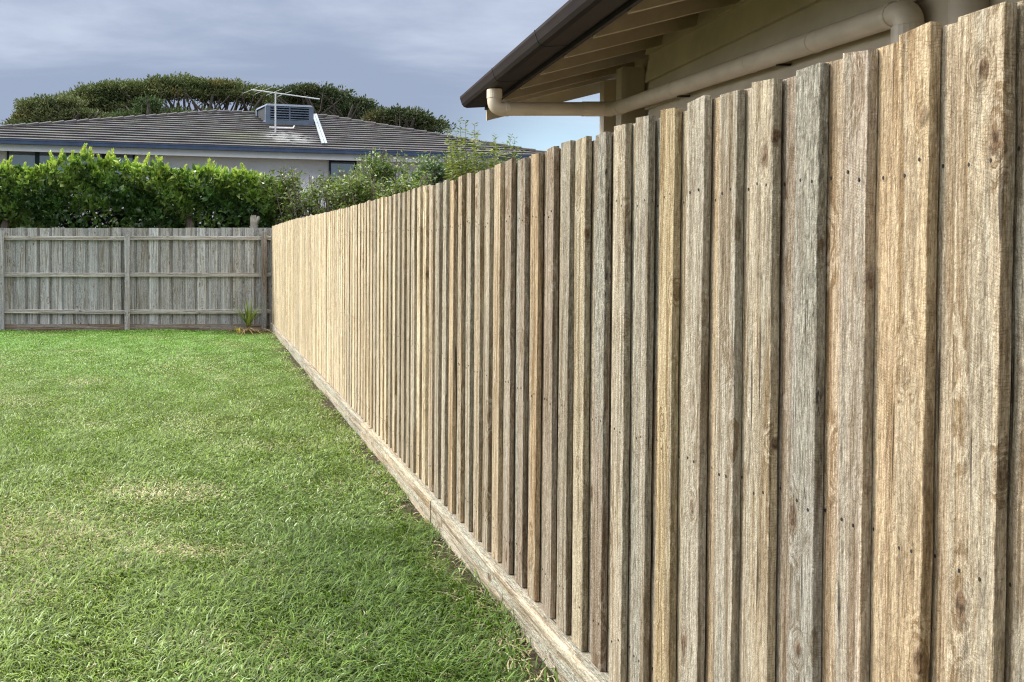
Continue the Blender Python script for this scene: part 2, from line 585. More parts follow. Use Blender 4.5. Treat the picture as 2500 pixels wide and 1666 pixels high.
tints = [((0.56, 0.46, 0.33), 3), ((0.53, 0.47, 0.37), 3), ((0.64, 0.56, 0.41), 3), ((0.47, 0.39, 0.31), 2), ((0.45, 0.42, 0.36), 2), ((0.56, 0.43, 0.28), 1)]
tl = [c for c, n_ in tints for _ in range(n_)]


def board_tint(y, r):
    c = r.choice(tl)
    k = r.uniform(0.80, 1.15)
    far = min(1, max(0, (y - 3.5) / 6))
    pale = (0.92, 0.80, 0.58)  # far boards paled, near ones darkened: light along the fence put into tint
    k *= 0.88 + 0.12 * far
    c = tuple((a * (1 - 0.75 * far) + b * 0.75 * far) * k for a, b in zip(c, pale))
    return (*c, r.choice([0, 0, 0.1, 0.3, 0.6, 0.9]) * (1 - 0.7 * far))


S1 = [2474, 2289, 2137, 2017, 1906, 1814, 1733, 1661, 1598, 1541, 1491, 1443, 1403, 1364, 1325, 1291, 1259, 1231, 1205, 1181, 1158, 1137, 1116]
near = [FPX * (FX + BT) / (x - VX) for x in S1]
known_w = {0: .094, 1: .076, 2: .073, 3: .081}
known_c = {0: (0.54, 0.45, 0.33, 0.25), 1: (0.55, 0.43, 0.285, -0.6), 2: (0.47, 0.40, 0.33, 0.35), 3: (0.40, 0.38, 0.34, 1.0),
           4: (0.52, 0.45, 0.34, 0.2), 5: (0.46, 0.42, 0.35, 0.6), 6: (0.50, 0.45, 0.37, 0.25), 7: (0.52, 0.43, 0.28, 0.1),
           8: (0.42, 0.38, 0.31, 0.7), 9: (0.52, 0.46, 0.36, 0.2)}
starts = [near[0] - 0.152 * k for k in range(5, 0, -1)] + near
n_before = 5
y = near[-1]
while y < 19.02:
    y += 0.1515 + rng.uniform(-0.004, 0.004)
    starts.append(y)
fronts, backs = [], []
for i, y0 in enumerate(starts):
    k = i - n_before
    wd = known_w.get(k, rng.uniform(0.074, 0.090) + 0.026 * min(1, max(0, (y0 - 6.5) / 2)))
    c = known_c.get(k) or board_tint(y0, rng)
    fronts.append((y0, min(y0 + wd, 19.22), top_z(y0) + rng.uniform(-0.006, 0.006) + (0.006 if k == 1 else 0), c))
    if i + 1 < len(starts):
        g0, g1 = y0 + wd, starts[i + 1]
        mid = (g0 + g1) / 2
        bw = (g1 - g0) / 2 + rng.uniform(0.020, 0.027)
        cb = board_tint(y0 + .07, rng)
        if k in (0, 1, 2): cb = {0: (0.60, 0.50, 0.37, -0.3), 1: (0.55, 0.43, 0.29, -0.5), 2: (0.58, 0.46, 0.33, -0.3)}[k]
        backs.append((mid - bw, mid + bw, top_z(mid) + rng.uniform(-0.012, 0.002), cb))


def nail_rows(y0, y1, top, r):
    out = []
    for z in (top - 0.235, CAMH - 0.508, BOT + 0.14):
        for fy in (0.28, 0.72):
            out.append((y0 + (y1 - y0) * (fy + r.uniform(-.08, .08)), z + r.uniform(-.014, .014)))
    return out


# knots one can pick out in the photograph: board, then height, place across (-1 is the near edge), depth
KNOTS = {0: [(1.71, -0.15, 0.0), (1.09, -1.0, 0.008)], 1: [(1.66, -0.7, 0.0), (1.215, 0.2, 0.0)], 2: [(1.375, -1.0, 0.010), (1.00, -1.0, 0.008)],
         3: [(1.45, -1.0, 0.010), (0.62, 0.1, 0.0)], 4: [(1.68, -1.0, 0.006), (1.02, -1.0, 0.012)], 7: [(1.33, -1.0, 0.010), (0.98, 0.3, 0.0)],
         6: [(0.80, -0.2, 0.0)], 9: [(1.22, -1.0, 0.006)], 11: [(1.5, -1.0, 0.004), (0.75, 0, 0)], 13: [(1.35, -0.8, 0.0)], 15: [(1.6, -1, 0.006)]}


def lay(boards, name, x0, t, keep, kind_label):
    order = sorted(range(len(boards)), key=lambda i: abs(boards[i][0] - 2.0))
    part = set([i for i in order if boards[i][1] > 1.3][:keep])
    rest = MB()
    rest_cols = []
    r = random.Random(hash(len(boards)) % 1000 + int(t * 1e4))
    for i, (y0, y1, zt, c) in enumerate(boards):
        rings = 26 if y0 < 4 else (14 if y0 < 8 else 6)
        nl = nail_rows(y0, y1, zt, r) if y0 < 9 else ()
        m_ = MB() if i in part else rest
        plank(m_, x0 + r.uniform(-0.0012, 0.0012), t, y0, y1, BOT + 0.001 + r.uniform(0, 0.003), zt, r, rings, nails=nl, lean=r.uniform(-0.004, 0.004))
        if i in part:
            o = m_.build(name, [M['pine'], M['nail']], fence, (x0, (y0 + y1) / 2, BOT))
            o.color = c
            for kk, (zk, yk, xk) in zip(('knot_a', 'knot_b'), KNOTS.get(i - n_before, []) if name == 'front_paling' else []):
                o[kk] = (xk, yk * (y1 - y0) / 2, zk - BOT)
        else:
            rest_cols.append(c)
    if rest_cols:
        o = rest.build(name + '_run', [M['pine'], M['nail']], fence, (x0, 18, BOT))
        o.color = (0.86, 0.75, 0.55, 0.05)  # same light-paled tint as the other far boards
        o['kind'] = 'stuff'


lay(fronts, 'front_paling', FX, BT, 100, '')
lay(backs, 'back_paling', FX + BT + 0.0035, 0.016, 100, '')

# rails and posts on the neighbour's side
for z in (CAMH + 0.15, CAMH - 0.508, BOT + 0.14):
    mb = MB()
    e = 0.0
    ys = [0.4, 2.6, 5.0, 7.4, 9.8, 12.2, 14.6, 17.0, 19.2]
    for a, b in zip(ys, ys[1:]):
        za, zb = (top_z(a) - 0.235, top_z(b) - 0.235) if z > 1.4 else (z, z)
        x0, x1 = FX + 0.0415, FX + 0.080
        mb.hexa([(x0, a, za - .035), (x1, a, za - .035), (x1, b - .002, zb - .035), (x0, b - .002, zb - .035),
                 (x0, a, za + .035), (x1, a, za + .035), (x1, b - .002, zb + .035), (x0, b - .002, zb + .035)])
    o = mb.build('rail', M['sleeper'], fence, (FX, 10, z))
    o.color = (0.5, 0.4, 0.27, 0.2)
for yy in ys:
    mb = MB()
    mb.box((FX + 0.083, yy - 0.05, -0.3), (FX + 0.183, yy + 0.05, top_z(yy) - 0.10))
    o = mb.build('post', M['pine'], fence, (FX + .12, yy, 0))
    o.color = (0.45, 0.38, 0.28, 0.2)

# treated sleepers under the palings
joints = [0.45, 2.74, 5.14, 7.55, 9.95, 12.35, 14.75, 17.1, 19.2]
scol = [(0.50, 0.45, 0.35, 0.3), (0.50, 0.46, 0.37, 0.5), (0.54, 0.47, 0.36, 0.3), (0.46, 0.43, 0.36, 0.6), (0.50, 0.46, 0.38, 0.3), (0.44, 0.41, 0.36, 0.6), (0.50, 0.44, 0.35, 0.3), (0.46, 0.42, 0.36, 0.4)]
for a, b, c in zip(joints, joints[1:], scol):
    n = 24
    r = random.Random(int(a * 100))
    dx = r.uniform(-0.003, 0.003)
    vs, fs = [], []
    for i in range(n + 1):
        u = i / n
        yy = a + 0.002 + (b - a - 0.004) * u
        wv = 0.003 * math.sin(u * 5 + a) + r.uniform(-.0012, .0012)
        x0 = FX - 0.036 + dx + wv
        x1 = FX + 0.046
        zt = BOT + 0.0006 * math.sin(u * 9) - 0.0008
        zo = r.uniform(-.002, .001)
        vs += [(x0 + .002, yy, -.12), (x0, yy, zt - .012 + zo), (x0 + .004, yy, zt - .003 + zo), (x0 + .011, yy, zt), (x1, yy, zt), (x1, yy, -.12)]
    for i in range(n):
        for k in range(6):
            p, q = i * 6 + k, i * 6 + (k + 1) % 6
            fs.append((p, p + 6, q + 6, q))
    fs += [tuple(range(6)), tuple(range(n * 6, n * 6 + 6))[::-1]]
    mb = MB()
    mb.add(vs, fs)
    o = mb.build('sleeper', M['sleeper'], fence, (FX, (a + b) / 2, 0))
    o.color = c

# ------------------------------------------------------------------ old grey fence across the back
FY = 19.32
back = empty('grey_fence', (-2.2, FY, 0))
tag(back, 'weathered grey timber fence with posts and three rails crossing the back of the lawn', 'fence')
r = random.Random(21)
xs = -11.0
k = 0
cols = [(0.50, 0.51, 0.52), (0.56, 0.59, 0.63), (0.44, 0.44, 0.44), (0.49, 0.48, 0.45), (0.58, 0.62, 0.66)]
while xs < 1.22:
    wd = r.uniform(0.165, 0.195)
    gap = 0.238 - wd + r.uniform(-.006, .006)
    zt = 2.005 + r.uniform(-.008, .006)
    for (a, b, dy, kk) in ((xs, xs + wd, 0.0, 1.0), (xs + wd - 0.02, xs + wd + gap + 0.02, 0.019, 0.70)):  # rear boards tinted darker, painting the shade of the recess
        if a > 1.2: continue
        b = min(b, 1.235)
        mb = MB()
        n = 5
        vs, fs = [], []
        for i in range(n + 1):
            z = 0.02 + (zt + (r.uniform(-.006, .004) if dy else 0) - 0.02) * i / n
            j = r.uniform(-.002, .002)
            vs += [(a + j, FY + dy, z), (b + j, FY + dy, z), (b + j, FY + dy + .016, z), (a + j, FY + dy + .016, z)]
        for i in range(n):
            for q in range(4):
                p, q2 = i * 4 + q, i * 4 + (q + 1) % 4
                fs.append((p, q2, q2 + 4, p + 4))
        fs += [(3, 2, 1, 0), tuple(range(n * 4, n * 4 + 4))]
        mb.add(vs, fs)
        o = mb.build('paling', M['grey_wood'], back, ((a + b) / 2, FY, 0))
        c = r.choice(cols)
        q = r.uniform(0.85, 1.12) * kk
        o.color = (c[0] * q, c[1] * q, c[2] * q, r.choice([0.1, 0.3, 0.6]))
    xs += wd + gap
PX = [-11.35, -9.0, -6.55, -4.13, -1.65, 1.045]
for x in PX:
    mb = MB()
    mb.prism([Vector((x - .05, FY - .125, -.2)), Vector((x + .05, FY - .125, -.2)), Vector((x + .05, FY - .045, -.2)), Vector((x - .05, FY - .045, -.2))][::-1], (0, 0, 2.15 + (0 if x < 1 else -.03)))
    o = mb.build('post', M['grey_wood'], back, (x, FY - .08, 0))
    o.color = (0.56, 0.58, 0.62, 0.1) if x < 1 else (0.30, 0.25, 0.22, 0.3)
for zc_, lab in ((1.80, 0), (1.075, 1), (0.345, 2)):
    for a, b in zip(PX, PX[1:] + [1.235 + .05]):
        if b > 1.2: b, a = 1.19, 1.10
        mb = MB()
        s = r.uniform(-.012, .012)
        y0, y1 = FY - 0.040, FY - 0.003
        a2, b2 = a + (0.052 if b > 1.1 and a < 1.09 else 0.0), b - 0.052
        if a == 1.10: a2, b2 = 1.10, 1.19
        h = .034
        mb.hexa([(a2, y0, zc_ - h + s), (b2, y0, zc_ - h - s), (b2, y1, zc_ - h - s), (a2, y1, zc_ - h + s),
                 (a2, y0, zc_ + h + s), (b2, y0, zc_ + h - s), (b2, y1, zc_ + h + .01 - s), (a2, y1, zc_ + h + .01 + s)])
        o = mb.build('rail', M['grey_rail'], back, ((a + b) / 2, FY, zc_))
        q = r.uniform(0.95, 1.1)
        o.color = (0.56 * q, 0.56 * q, 0.55 * q, 0.1)
mb = MB()
mb.box((-11.3, FY - 0.022, -0.1), (1.16, FY - 0.004, 0.10))
o = mb.build('plinth_board', M['grey_rail'], back, (-2, FY, 0))
o.color = (0.27, 0.215, 0.16, 0.4)

# ------------------------------------------------------------------ house on the right: everything runs along HD
HK = 0.0692


def HP(x0, s, z):
    """point of the right-hand house: offset x0 from the eye line, depth s, height above the eye z"""
    return Vector((x0 + HK * s, s, CAMH + z))


house = empty('beige_house', HP(2.9, 4.0, -CAMH))
tag(house, 'beige weatherboard house with dark brown gutter and exposed rafters behind the new fence', 'house')


def hbox(mb, x0, x1, s0, s1, z0, z1, sl=0.0, mi=0):
    """box in house axes; sl = rise per metre of x (roof pitch)"""
    p = []
    for top in (0, 1):
        for (x, s) in ((x0, s0), (x1, s0), (x1, s1), (x0, s1)):
            z = (z1 if top else z0) + sl * (x - x0)
            p.append(HP(x, s, z))
    mb.hexa(p, mi)


TP = 0.245
WX = 2.72
FARS = 8.65
# wall: overlapping weatherboards
mb = MB()
zb = -CAMH - 0.1
while zb < 1.78:
    mb.prism([HP(WX, -3.0, zb), HP(WX - 0.042, -3.0, zb), HP(WX - 0.006, -3.0, zb + 0.225), HP(WX, -3.0, zb + 0.225)], HP(WX, 7.18, 0) - HP(WX, -3, 0))
    zb += 0.2
mb.build('weatherboard_wall', M['beige'], house, HP(WX, 2, 0))
mb = MB()
hbox(mb, WX + 0.001, WX + 6.0, -3.0, 7.16, -CAMH - .1, 1.30)
mb.build('wall_core', M['beige'], house, HP(WX + 3, 2, 0))
# second recessed wall between the corner posts
mb = MB()
zb = -CAMH - 0.1
while zb < 1.55:
    mb.prism([HP(WX + .20, 7.2, zb), HP(WX + .18, 7.2, zb), HP(WX + .195, 7.2, zb + 0.225), HP(WX + .20, 7.2, zb + 0.225)], HP(0, 8.45, 0) - HP(0, 7.2, 0))
    zb += 0.2
mb.build('weatherboard_wall', M['beige'], house, HP(WX + .2, 7.8, 0))


def post_at(px0, px1, s, depth, ztop, mat):
    a, b = W(px0, 300, s).x, W(px1, 300, s).x
    mb = MB()
    mb.box((a, s, -.1), (b, s + depth, CAMH + ztop))
    return mb.build('corner_post', mat, house, ((a + b) / 2, s, 0))


post_at(1519, 1572, 7.72, 0.12, 1.50, M['beige'])
post_at(1474, 1508, 8.42, 0.09, 1.52, M['beige'])
for (a, b, s) in ((1516.5, 1529, 7.69),):
    p = post_at(a, b, s, 0.025, 1.48, M['beige_trim'])
    p.name = 'corner_trim'

# rafters
sr = 8.05
rafters = []
while sr > -1.5:
    mb = MB()
    zt = 1.285
    hbox(mb, 1.845, WX + 2.5, sr - .0225, sr + .0225, zt, zt + .13, TP)
    mb.build('rafter', M['rafter'], house, HP(2.3, sr, zt))
    sr -= 0.575
# barge board at the far end
mb = MB()
hbox(mb, 1.83, WX + 4.0, FARS - .03, FARS, 1.205, 1.43, TP)
mb.build('barge_board', M['beige_trim'], house, HP(2.3, FARS, 1.2))
mb = MB()
hbox(mb, 1.85, WX + 3.0, FARS - .12, FARS - .032, 1.30, 1.345, TP)
mb.build('barge_batten', M['beige_trim'], house, HP(2.3, FARS, 1.2))
# roof: lining above rafters and sheet
mb = MB()
hbox(mb, 1.845, WX + 5.0, -2.0, FARS - .03, 1.4175, 1.435, TP)
mb.build('roof_lining', M['roof_under'], house, HP(3, 4, 1.5))
mb = MB()
hbox(mb, 1.70, WX + 5.1, -2.05, FARS + .03, 1.438, 1.465, TP)
mb.build('roof', M['metal_roof'], house, HP(3, 4, 1.5))
# fascia behind the gutter
mb = MB()
hbox(mb, 1.815, 1.842, -2.0, FARS, 1.30, 1.445)
mb.build('fascia', M['gutter'], house, HP(1.83, 4, 1.4))
# gutter: quad profile
gut = [(1.810, 1.43), (1.810, 1.325), (1.660, 1.318), (1.632, 1.328), (1.615, 1.350), (1.606, 1.378), (1.598, 1.40), (1.598, 1.418), (1.612, 1.418), (1.616, 1.398), (1.640, 1.340), (1.80, 1.336), (1.80, 1.43)]
mb = MB()
mb.prism([HP(a, -2.0, b) for a, b in gut], HP(0, FARS, 0) - HP(0, -2, 0))
mb.add([HP(a, FARS + .002, b) for a, b in gut[:8]], [tuple(range(8))])
mb.add([HP(a, FARS - .004, b) for a, b in gut[:8]], [tuple(range(8))[::-1]])
gutter = mb.build('gutter', M['gutter'], house, HP(1.7, 4, 1.35))
# joint straps and brackets of the gutter
for s in (7.35, 6.13, 4.93):
    mb = MB()
    out = [(1.810, 1.3215), (1.659, 1.3145), (1.630, 1.325), (1.6125, 1.348), (1.603, 1.377), (1.595, 1.40), (1.595, 1.421)]
    inn = [(1.810, 1.3235), (1.660, 1.3165), (1.6315, 1.3265), (1.614, 1.349), (1.605, 1.3775), (1.597, 1.40), (1.597, 1.4185)]
    mb.prism([HP(a, s, b) for a, b in out + inn[::-1]], HP(0, .012, 0) - HP(0, 0, 0))
    mb.build('gutter_strap', M['nail'], gutter, HP(1.7, s, 1.35)).location = HP(1.7, s, 1.35) - house.location - gutter.location


# downpipe
def arc(p, d1, d2, rad, n=7):
    """round corner at p from incoming direction d1 to outgoing d2"""
    d1, d2 = Vector(d1).normalized(), Vector(d2).normalized()
    out = []
    ang = d1.angle(d2)
    t = rad * math.tan(ang / 2)
    a, b = p - d1 * t, p + d2 * t
    for i in range(n + 1):
        u = i / n
        q = a.lerp(p, u).lerp(p.lerp(b, u), u)
        out.append(q)
    return out


PR = 0.054
SF = 7.68
z1 = 1.163
A = HP(0, SF, 1.29); A.x = W(1207, 250, SF).x
B = Vector((A.x, SF, CAMH + z1))
C = Vector((HP(WX - .085, SF, 0).x, SF, CAMH + z1))
ND = 4.11
D = HP(WX - .085, ND, 1.035)
E = Vector((D.x, D.y, -0.02))
Cc = Vector((C.x, C.y - 0.0, C.z))
pts = [A] + arc(B, (0, 0, -1), (1, 0, 0), .07) + arc(Cc, (1, 0, 0), D - Cc, .10) + arc(D, D - Cc, (0, 0, -1), .075) + [E]
mb = MB()
mb.tube(pts, PR, 20)
pipe = mb.build('downpipe', M['pvc'], house, C, smooth=True)


def collar(p, d, ln=0.05, rr=PR + .0045):
    d = Vector(d).normalized()
    mb = MB()
    mb.tube([p - d * ln / 2, p - d * (ln / 2 - .003), p + d * (ln / 2 - .003), p + d * ln / 2], [rr - .002, rr, rr, rr - .002], 20)
    o = mb.build('pipe_collar', M['pvc'], pipe, p, smooth=False)
    o.location = p - house.location - pipe.location
    return o


dd = D - Cc
collar(A + Vector((0, 0, -.01)), (0, 0, 1), .07)
collar(B + Vector((.095, 0, 0)), (1, 0, 0), .035)
collar(Cc + Vector((-.18, 0, 0)), (1, 0, 0), .16)
collar(Cc + Vector((-.045, 0, 0)), (1, 0, 0), .05)
collar(Cc + dd.normalized() * .13, dd, .05)
for q in (0.33, 0.62):
    collar(Cc + dd * q, dd, .012, PR + .003)
collar(D + Vector((0, 0, -.11)), (0, 0, 1), .09, PR + .008)
collar(Cc + dd * .80, dd, .014, PR + .004)
collar(D - dd.normalized() * .10, dd, .03)
# pipe clips to the wall
for q in (0.34, 0.70):
    p = Cc + dd * q
    mb = MB()
    mb.box(tuple(p + Vector((-.004, -.012, -.062))), tuple(p + Vector((.080, .012, -.052))))
    o = mb.build('pipe_clip', M['nail'], pipe, p)
    o.location = p - house.location - pipe.location
# a second, nearer vertical pipe
q = HP(WX - .075, 3.77, 0)
mb = MB()
mb.tube([Vector((q.x, q.y, -0.02)), Vector((q.x, q.y, CAMH + 1.36))], 0.063, 20)
mb.build('vent_pipe', M['pvc'], house, (q.x, q.y, 1), smooth=True)

# ------------------------------------------------------------------ neighbour's house beyond the grey fence
EZ = CAMH + 3.05
e0 = Vector((-5.47, 25.3, EZ))
e1 = Vector((7.39, 28.8, EZ))
ED = (e1 - e0).normalized()
EN = Vector((-ED.y, ED.x, 0)) * 1.0        # away from the camera
if EN.y < 0: EN = -EN
RT = 0.345
nrm = (Vector((0, 0, 1)) - EN * RT).normalized()


def hit(px, py, p0, n_):
    """where the view ray of a pixel meets a plane"""
    d = Vector(((px - VX) / FPX, 1.0, -(py - HY) / FPX))
    o_ = Vector((0, 0, CAMH))
    return o_ + d * ((p0 - o_).dot(n_) / d.dot(n_))


ridge_l = hit(531, 279.5, e0, nrm)
ridge_r = hit(790, 284, e0, nrm)
zr = (ridge_l.z + ridge_r.z) / 2
for q in (ridge_l, ridge_r):
    q.z = zr
ul, ur = (ridge_l - e0).dot(ED), (ridge_r - e0).dot(ED)
dr = (zr - EZ) / RT
c_left = hit(-255, 331, e0, nrm); c_right = hit(1328, 366, e0, nrm)
cl_, cr_ = (c_left - e0).dot(ED), (c_right - e0).dot(ED)


def NP(u, v, z):
    """point of the neighbour's house: u along the eave, v back from it, z above the eave"""
    return e0 + ED * u + EN * v + Vector((0, 0, z))


PALE_AT = hit(700, 338, e0, nrm)
MOSS_AT = hit(585, 335, e0, nrm)
M['tile'] = tile_mat()
nb = empty('white_house', NP(6, 1, -EZ))
tag(nb, 'white rendered house with dark tiled hip roof and blue gutter beyond the hedge', 'house')
mb = MB()
rows = int(round(dr / 0.30))
for k in range(rows):
    v0, v1 = dr * k / rows, dr * (k + 1) / rows
    za, zb_ = v0 * RT, v1 * RT
    la, ra = cl_ + (ul - cl_) * k / rows, cr_ + (ur - cr_) * k / rows
    lb, rb = cl_ + (ul - cl_) * (k + 1) / rows, cr_ + (ur - cr_) * (k + 1) / rows
    lift = 0.042
    nseg = 40
    rr_ = random.Random(k)
    vs, fs = [], []
    for i in range(nseg + 1):
        u = i / nseg
        wob = rr_.uniform(-.006, .006)
        vs += [NP(la + (ra - la) * u, v0, za), NP(la + (ra - la) * u, v0 - .004, za + lift + wob), NP(lb + (rb - lb) * u, v1, zb_ + .002)]
    for i in range(nseg):
        a = i * 3
        fs += [(a, a + 3, a + 4, a + 1), (a + 1, a + 4, a + 5, a + 2)]
    mb.add(vs, fs)
    # hip ends and the back slope, plainer
mb.add([NP(cl_, 0, 0), NP(ul, dr, zr - EZ), NP(cl_, 2 * dr, 0)], [(0, 1, 2)])
mb.add([NP(cr_, 0, 0), NP(cr_, 2 * dr, 0), NP(ur, dr, zr - EZ)], [(0, 1, 2)])
mb.add([NP(cl_, 2 * dr, 0), NP(ul, dr, zr - EZ), NP(ur, dr, zr - EZ), NP(cr_, 2 * dr, 0)], [(0, 1, 2, 3)])
roof = mb.build('tiled_roof', M['tile'], nb, NP(6, 2, 0))
# ridge and hip caps
mb = MB()
for (a, b) in ((NP(cl_, 0, 0), NP(ul, dr, zr - EZ)), (NP(ul, dr, zr - EZ), NP(ur, dr, zr - EZ)), (NP(ur, dr, zr - EZ), NP(cr_, 0, 0))):
    ln = (b - a).length
    n = int(ln / 0.42)
    d = (b - a) / n
    for i in range(n):
        p, q_ = a + d * i, a + d * (i + 1.04)
        lift = Vector((0, 0, 0.035))
        mb.tube([p + lift * .3, q_ + lift * .9], [0.055, 0.068], 7)
mb.build('ridge_cap', M['tile'], nb, NP(6, 3, 0))
# gutter, fascia, soffit
mb = MB()
def nbox(mb, u0, u1, v0, v1, z0, z1):
    mb.hexa([NP(u0, v0, z0), NP(u1, v0, z0), NP(u1, v1, z0), NP(u0, v1, z0), NP(u0, v0, z1), NP(u1, v0, z1), NP(u1, v1, z1), NP(u0, v1, z1)])
nbox(mb, cl_, cr_, -0.12, -0.002, -.115, -0.005)
nbox(mb, cl_, cr_, -0.128, -0.1, -.03, -0.0)
mb.build('blue_gutter', M['blue_gutter'], nb, NP(6, -.1, 0))
mb = MB()
nbox(mb, cl_, cr_, 0.0, 0.025, -.29, -0.012)
mb.build('fascia', M['white_trim'], nb, NP(6, 0, 0))
mb = MB()
nbox(mb, cl_, cr_, 0.026, 0.50, -.25, -.23)
mb.build('soffit', M['white_trim'], nb, NP(6, .2, 0))
mb = MB()
nbox(mb, cl_ + .5, cr_ - .5, 0.5, 2 * dr - .5, -EZ, -.252)
wall = mb.build('wall', M['white_wall'], nb, NP(6, .5, -2))


def window(pxa, pxb, pyt, pyb, bars, name='window'):
    wp = NP(0, 0.5, 0)
    a = hit(pxa, pyt, wp, EN)
    b = hit(pxb, pyt, wp, EN)
    ua, ub = (a - e0).dot(ED), (b - e0).dot(ED)
    zt = a.z - EZ
    zbm = zt - 1.3
    mb = MB()
    fw = 0.055
    nbox(mb, ua, ub, 0.455, 0.499, zt - fw, zt)
    nbox(mb, ua, ub, 0.455, 0.499, zbm, zbm + fw)
    nbox(mb, ua, ua + fw, 0.457, 0.499, zbm + fw, zt - fw)
    nbox(mb, ub - fw, ub, 0.457, 0.499, zbm + fw, zt - fw)
    for p in bars:
        uc = (hit(p, pyt, wp, EN) - e0).dot(ED)
        nbox(mb, uc - .06, uc + .06, 0.459, 0.499, zbm + fw, zt - fw)
    wo_ = mb.build(name, M['win_frame'], nb, NP(ua, .49, zt))
    mb = MB()
    nbox(mb, ua + fw, ub - fw, 0.485, 0.497, zbm + fw, zt - fw)
    g = mb.build('pane', M['glass'], wo_, NP(ua, .49, zt))
    g.location = (0, 0, 0)
    return wo_


window(18, 329, 359, 440, (92, 255))
window(802, 868, 392, 430, ())

# metal flashing strip beside the cooler
a = hit(766, 285, e0, nrm); b = hit(791, 357, e0, nrm)
mb = MB()
sd = ED * 0.040
for k_, off_ in enumerate((-.045, .045)):
    o1, o2 = ED * off_, nrm * 0.05
    mb.hexa([a + o1 - sd + o2 * .6, a + o1 + sd + o2 * .6, b + o1 + sd + o2 * .6, b + o1 - sd + o2 * .6][::-1] + [a + o1 - sd + o2 * 1.6, a + o1 + sd + o2 * 1.6, b + o1 + sd + o2 * 1.6, b + o1 - sd + o2 * 1.6][::-1])
mb.build('roof_flashing', M['flashing'], nb, a)

# evaporative cooler on the roof
cf = hit(707, 306, e0, nrm)          # foot of the box
cool = empty('roof_cooler', cf)
cool.location = cf
tag(cool, 'slate blue louvred evaporative cooler box sitting on the dark tiled roof', 'cooler')
cs = (cf.y) / FPX
wd2 = 62 * cs
hh = 48 * cs


def cbox(mb, u0, u1, v0, v1, z0, z1, taper=0.0):
    p = []
    for top in (0, 1):
        t_ = taper * top
        for (u, v) in ((u0 + t_, v0 + t_), (u1 - t_, v0 + t_), (u1 - t_, v1 - t_), (u0 + t_, v1 - t_)):
            p.append(cf + ED * u + EN * v + Vector((0, 0, z1 if top else z0)))
    mb.hexa(p)


mb = MB()
cbox(mb, -wd2 + .04, wd2 - .04, 0.06, 1.1, 0.10, hh - .02, 0.03)
mb.build('cooler_core', M['cooler_dark'], cool, cf)
mb = MB()
cbox(mb, -wd2, wd2, 0.0, 1.16, -0.02, 0.13, -0.0)
mb.build('base_tray', M['cooler'], cool, cf)
mb = MB()
cbox(mb, -wd2 + .02, wd2 - .02, 0.0, 1.14, hh - .05, hh + .02, 0.05)
mb.build('lid', M['cooler'], cool, cf)
mb = MB()
for (u0, u1) in ((-wd2, -wd2 + .16), (wd2 - .16, wd2), (-.025, .025)):
    mb = MB()
    cbox(mb, u0, u1, 0.012, 0.08, 0.13, hh - .05, 0.0)
    mb.build('corner_frame', M['cooler'], cool, cf)
mb = MB()
cbox(mb, -wd2 + .03, wd2 - .03, 1.0, 1.12, .13, hh - .05, 0.0)
mb.build('rear_panel', M['cooler'], cool, cf)
nl_ = 6
for (u0, u1) in ((-wd2 + .16, -.025), (.025, wd2 - .16)):
    mb = MB()
    for k in range(nl_):
        z = 0.16 + (hh - .24) * k / (nl_ - 1)
        mb.hexa([cf + ED * u0 + EN * .0 + Vector((0, 0, z - .02)), cf + ED * u1 + EN * .0 + Vector((0, 0, z - .02)), cf + ED * u1 + EN * .056 + Vector((0, 0, z + .012)), cf + ED * u0 + EN * .056 + Vector((0, 0, z + .012)),
                 cf + ED * u0 + EN * .0 + Vector((0, 0, z)), cf + ED * u1 + EN * .0 + Vector((0, 0, z)), cf + ED * u1 + EN * .056 + Vector((0, 0, z + .03)), cf + ED * u0 + EN * .056 + Vector((0, 0, z + .03))])
    mb.build('louvre_panel', M['cooler'], cool, cf)

# aerial
af = hit(672, 327, e0, nrm)
an = empty('roof_aerial', af)
an.location = af
tag(an, 'silver television aerial on a thin mast in front of the roof cooler', 'aerial')
sc_ = af.y / FPX
mh = (327 - 228) * sc_
top = af + Vector((0, 0, mh))
mb = MB(); mb.tube([af - Vector((0, 0, .05)), top], [.024, .020], 8); mb.build('mast', M['alu'], an, af)
mb = MB(); mb.tube([af + Vector((-.18, 0, .18)), af + Vector((.53, .05, .16)), af + Vector((.58, .07, .23))], .022, 8)
mb.build('bracket', M['alu'], an, af)
bl, br = -62 * sc_, 113 * sc_
bd = Vector((1, .30, -.085)).normalized()
mb = MB(); mb.tube([top + bd * bl + Vector((0, 0, -.02)), top + bd * br * 1.03 + Vector((0, 0, -.02))], .018, 6); mb.build('boom', M['alu'], an, af)
r = random.Random(3)
for k in range(4):
    u = bl + (0.25 - bl) * k / 3
    L_ = 0.44 - 0.05 * k
    p = top + bd * u + Vector((0, 0, -.02))
    mb = MB()
    ed = Vector((-.75, 1.0, -.16)).normalized()
    mb.tube([p - ed * L_ * 1.3, p + ed * L_ * .9], .006, 5)
    mb.build('element', M['alu'], an, af)


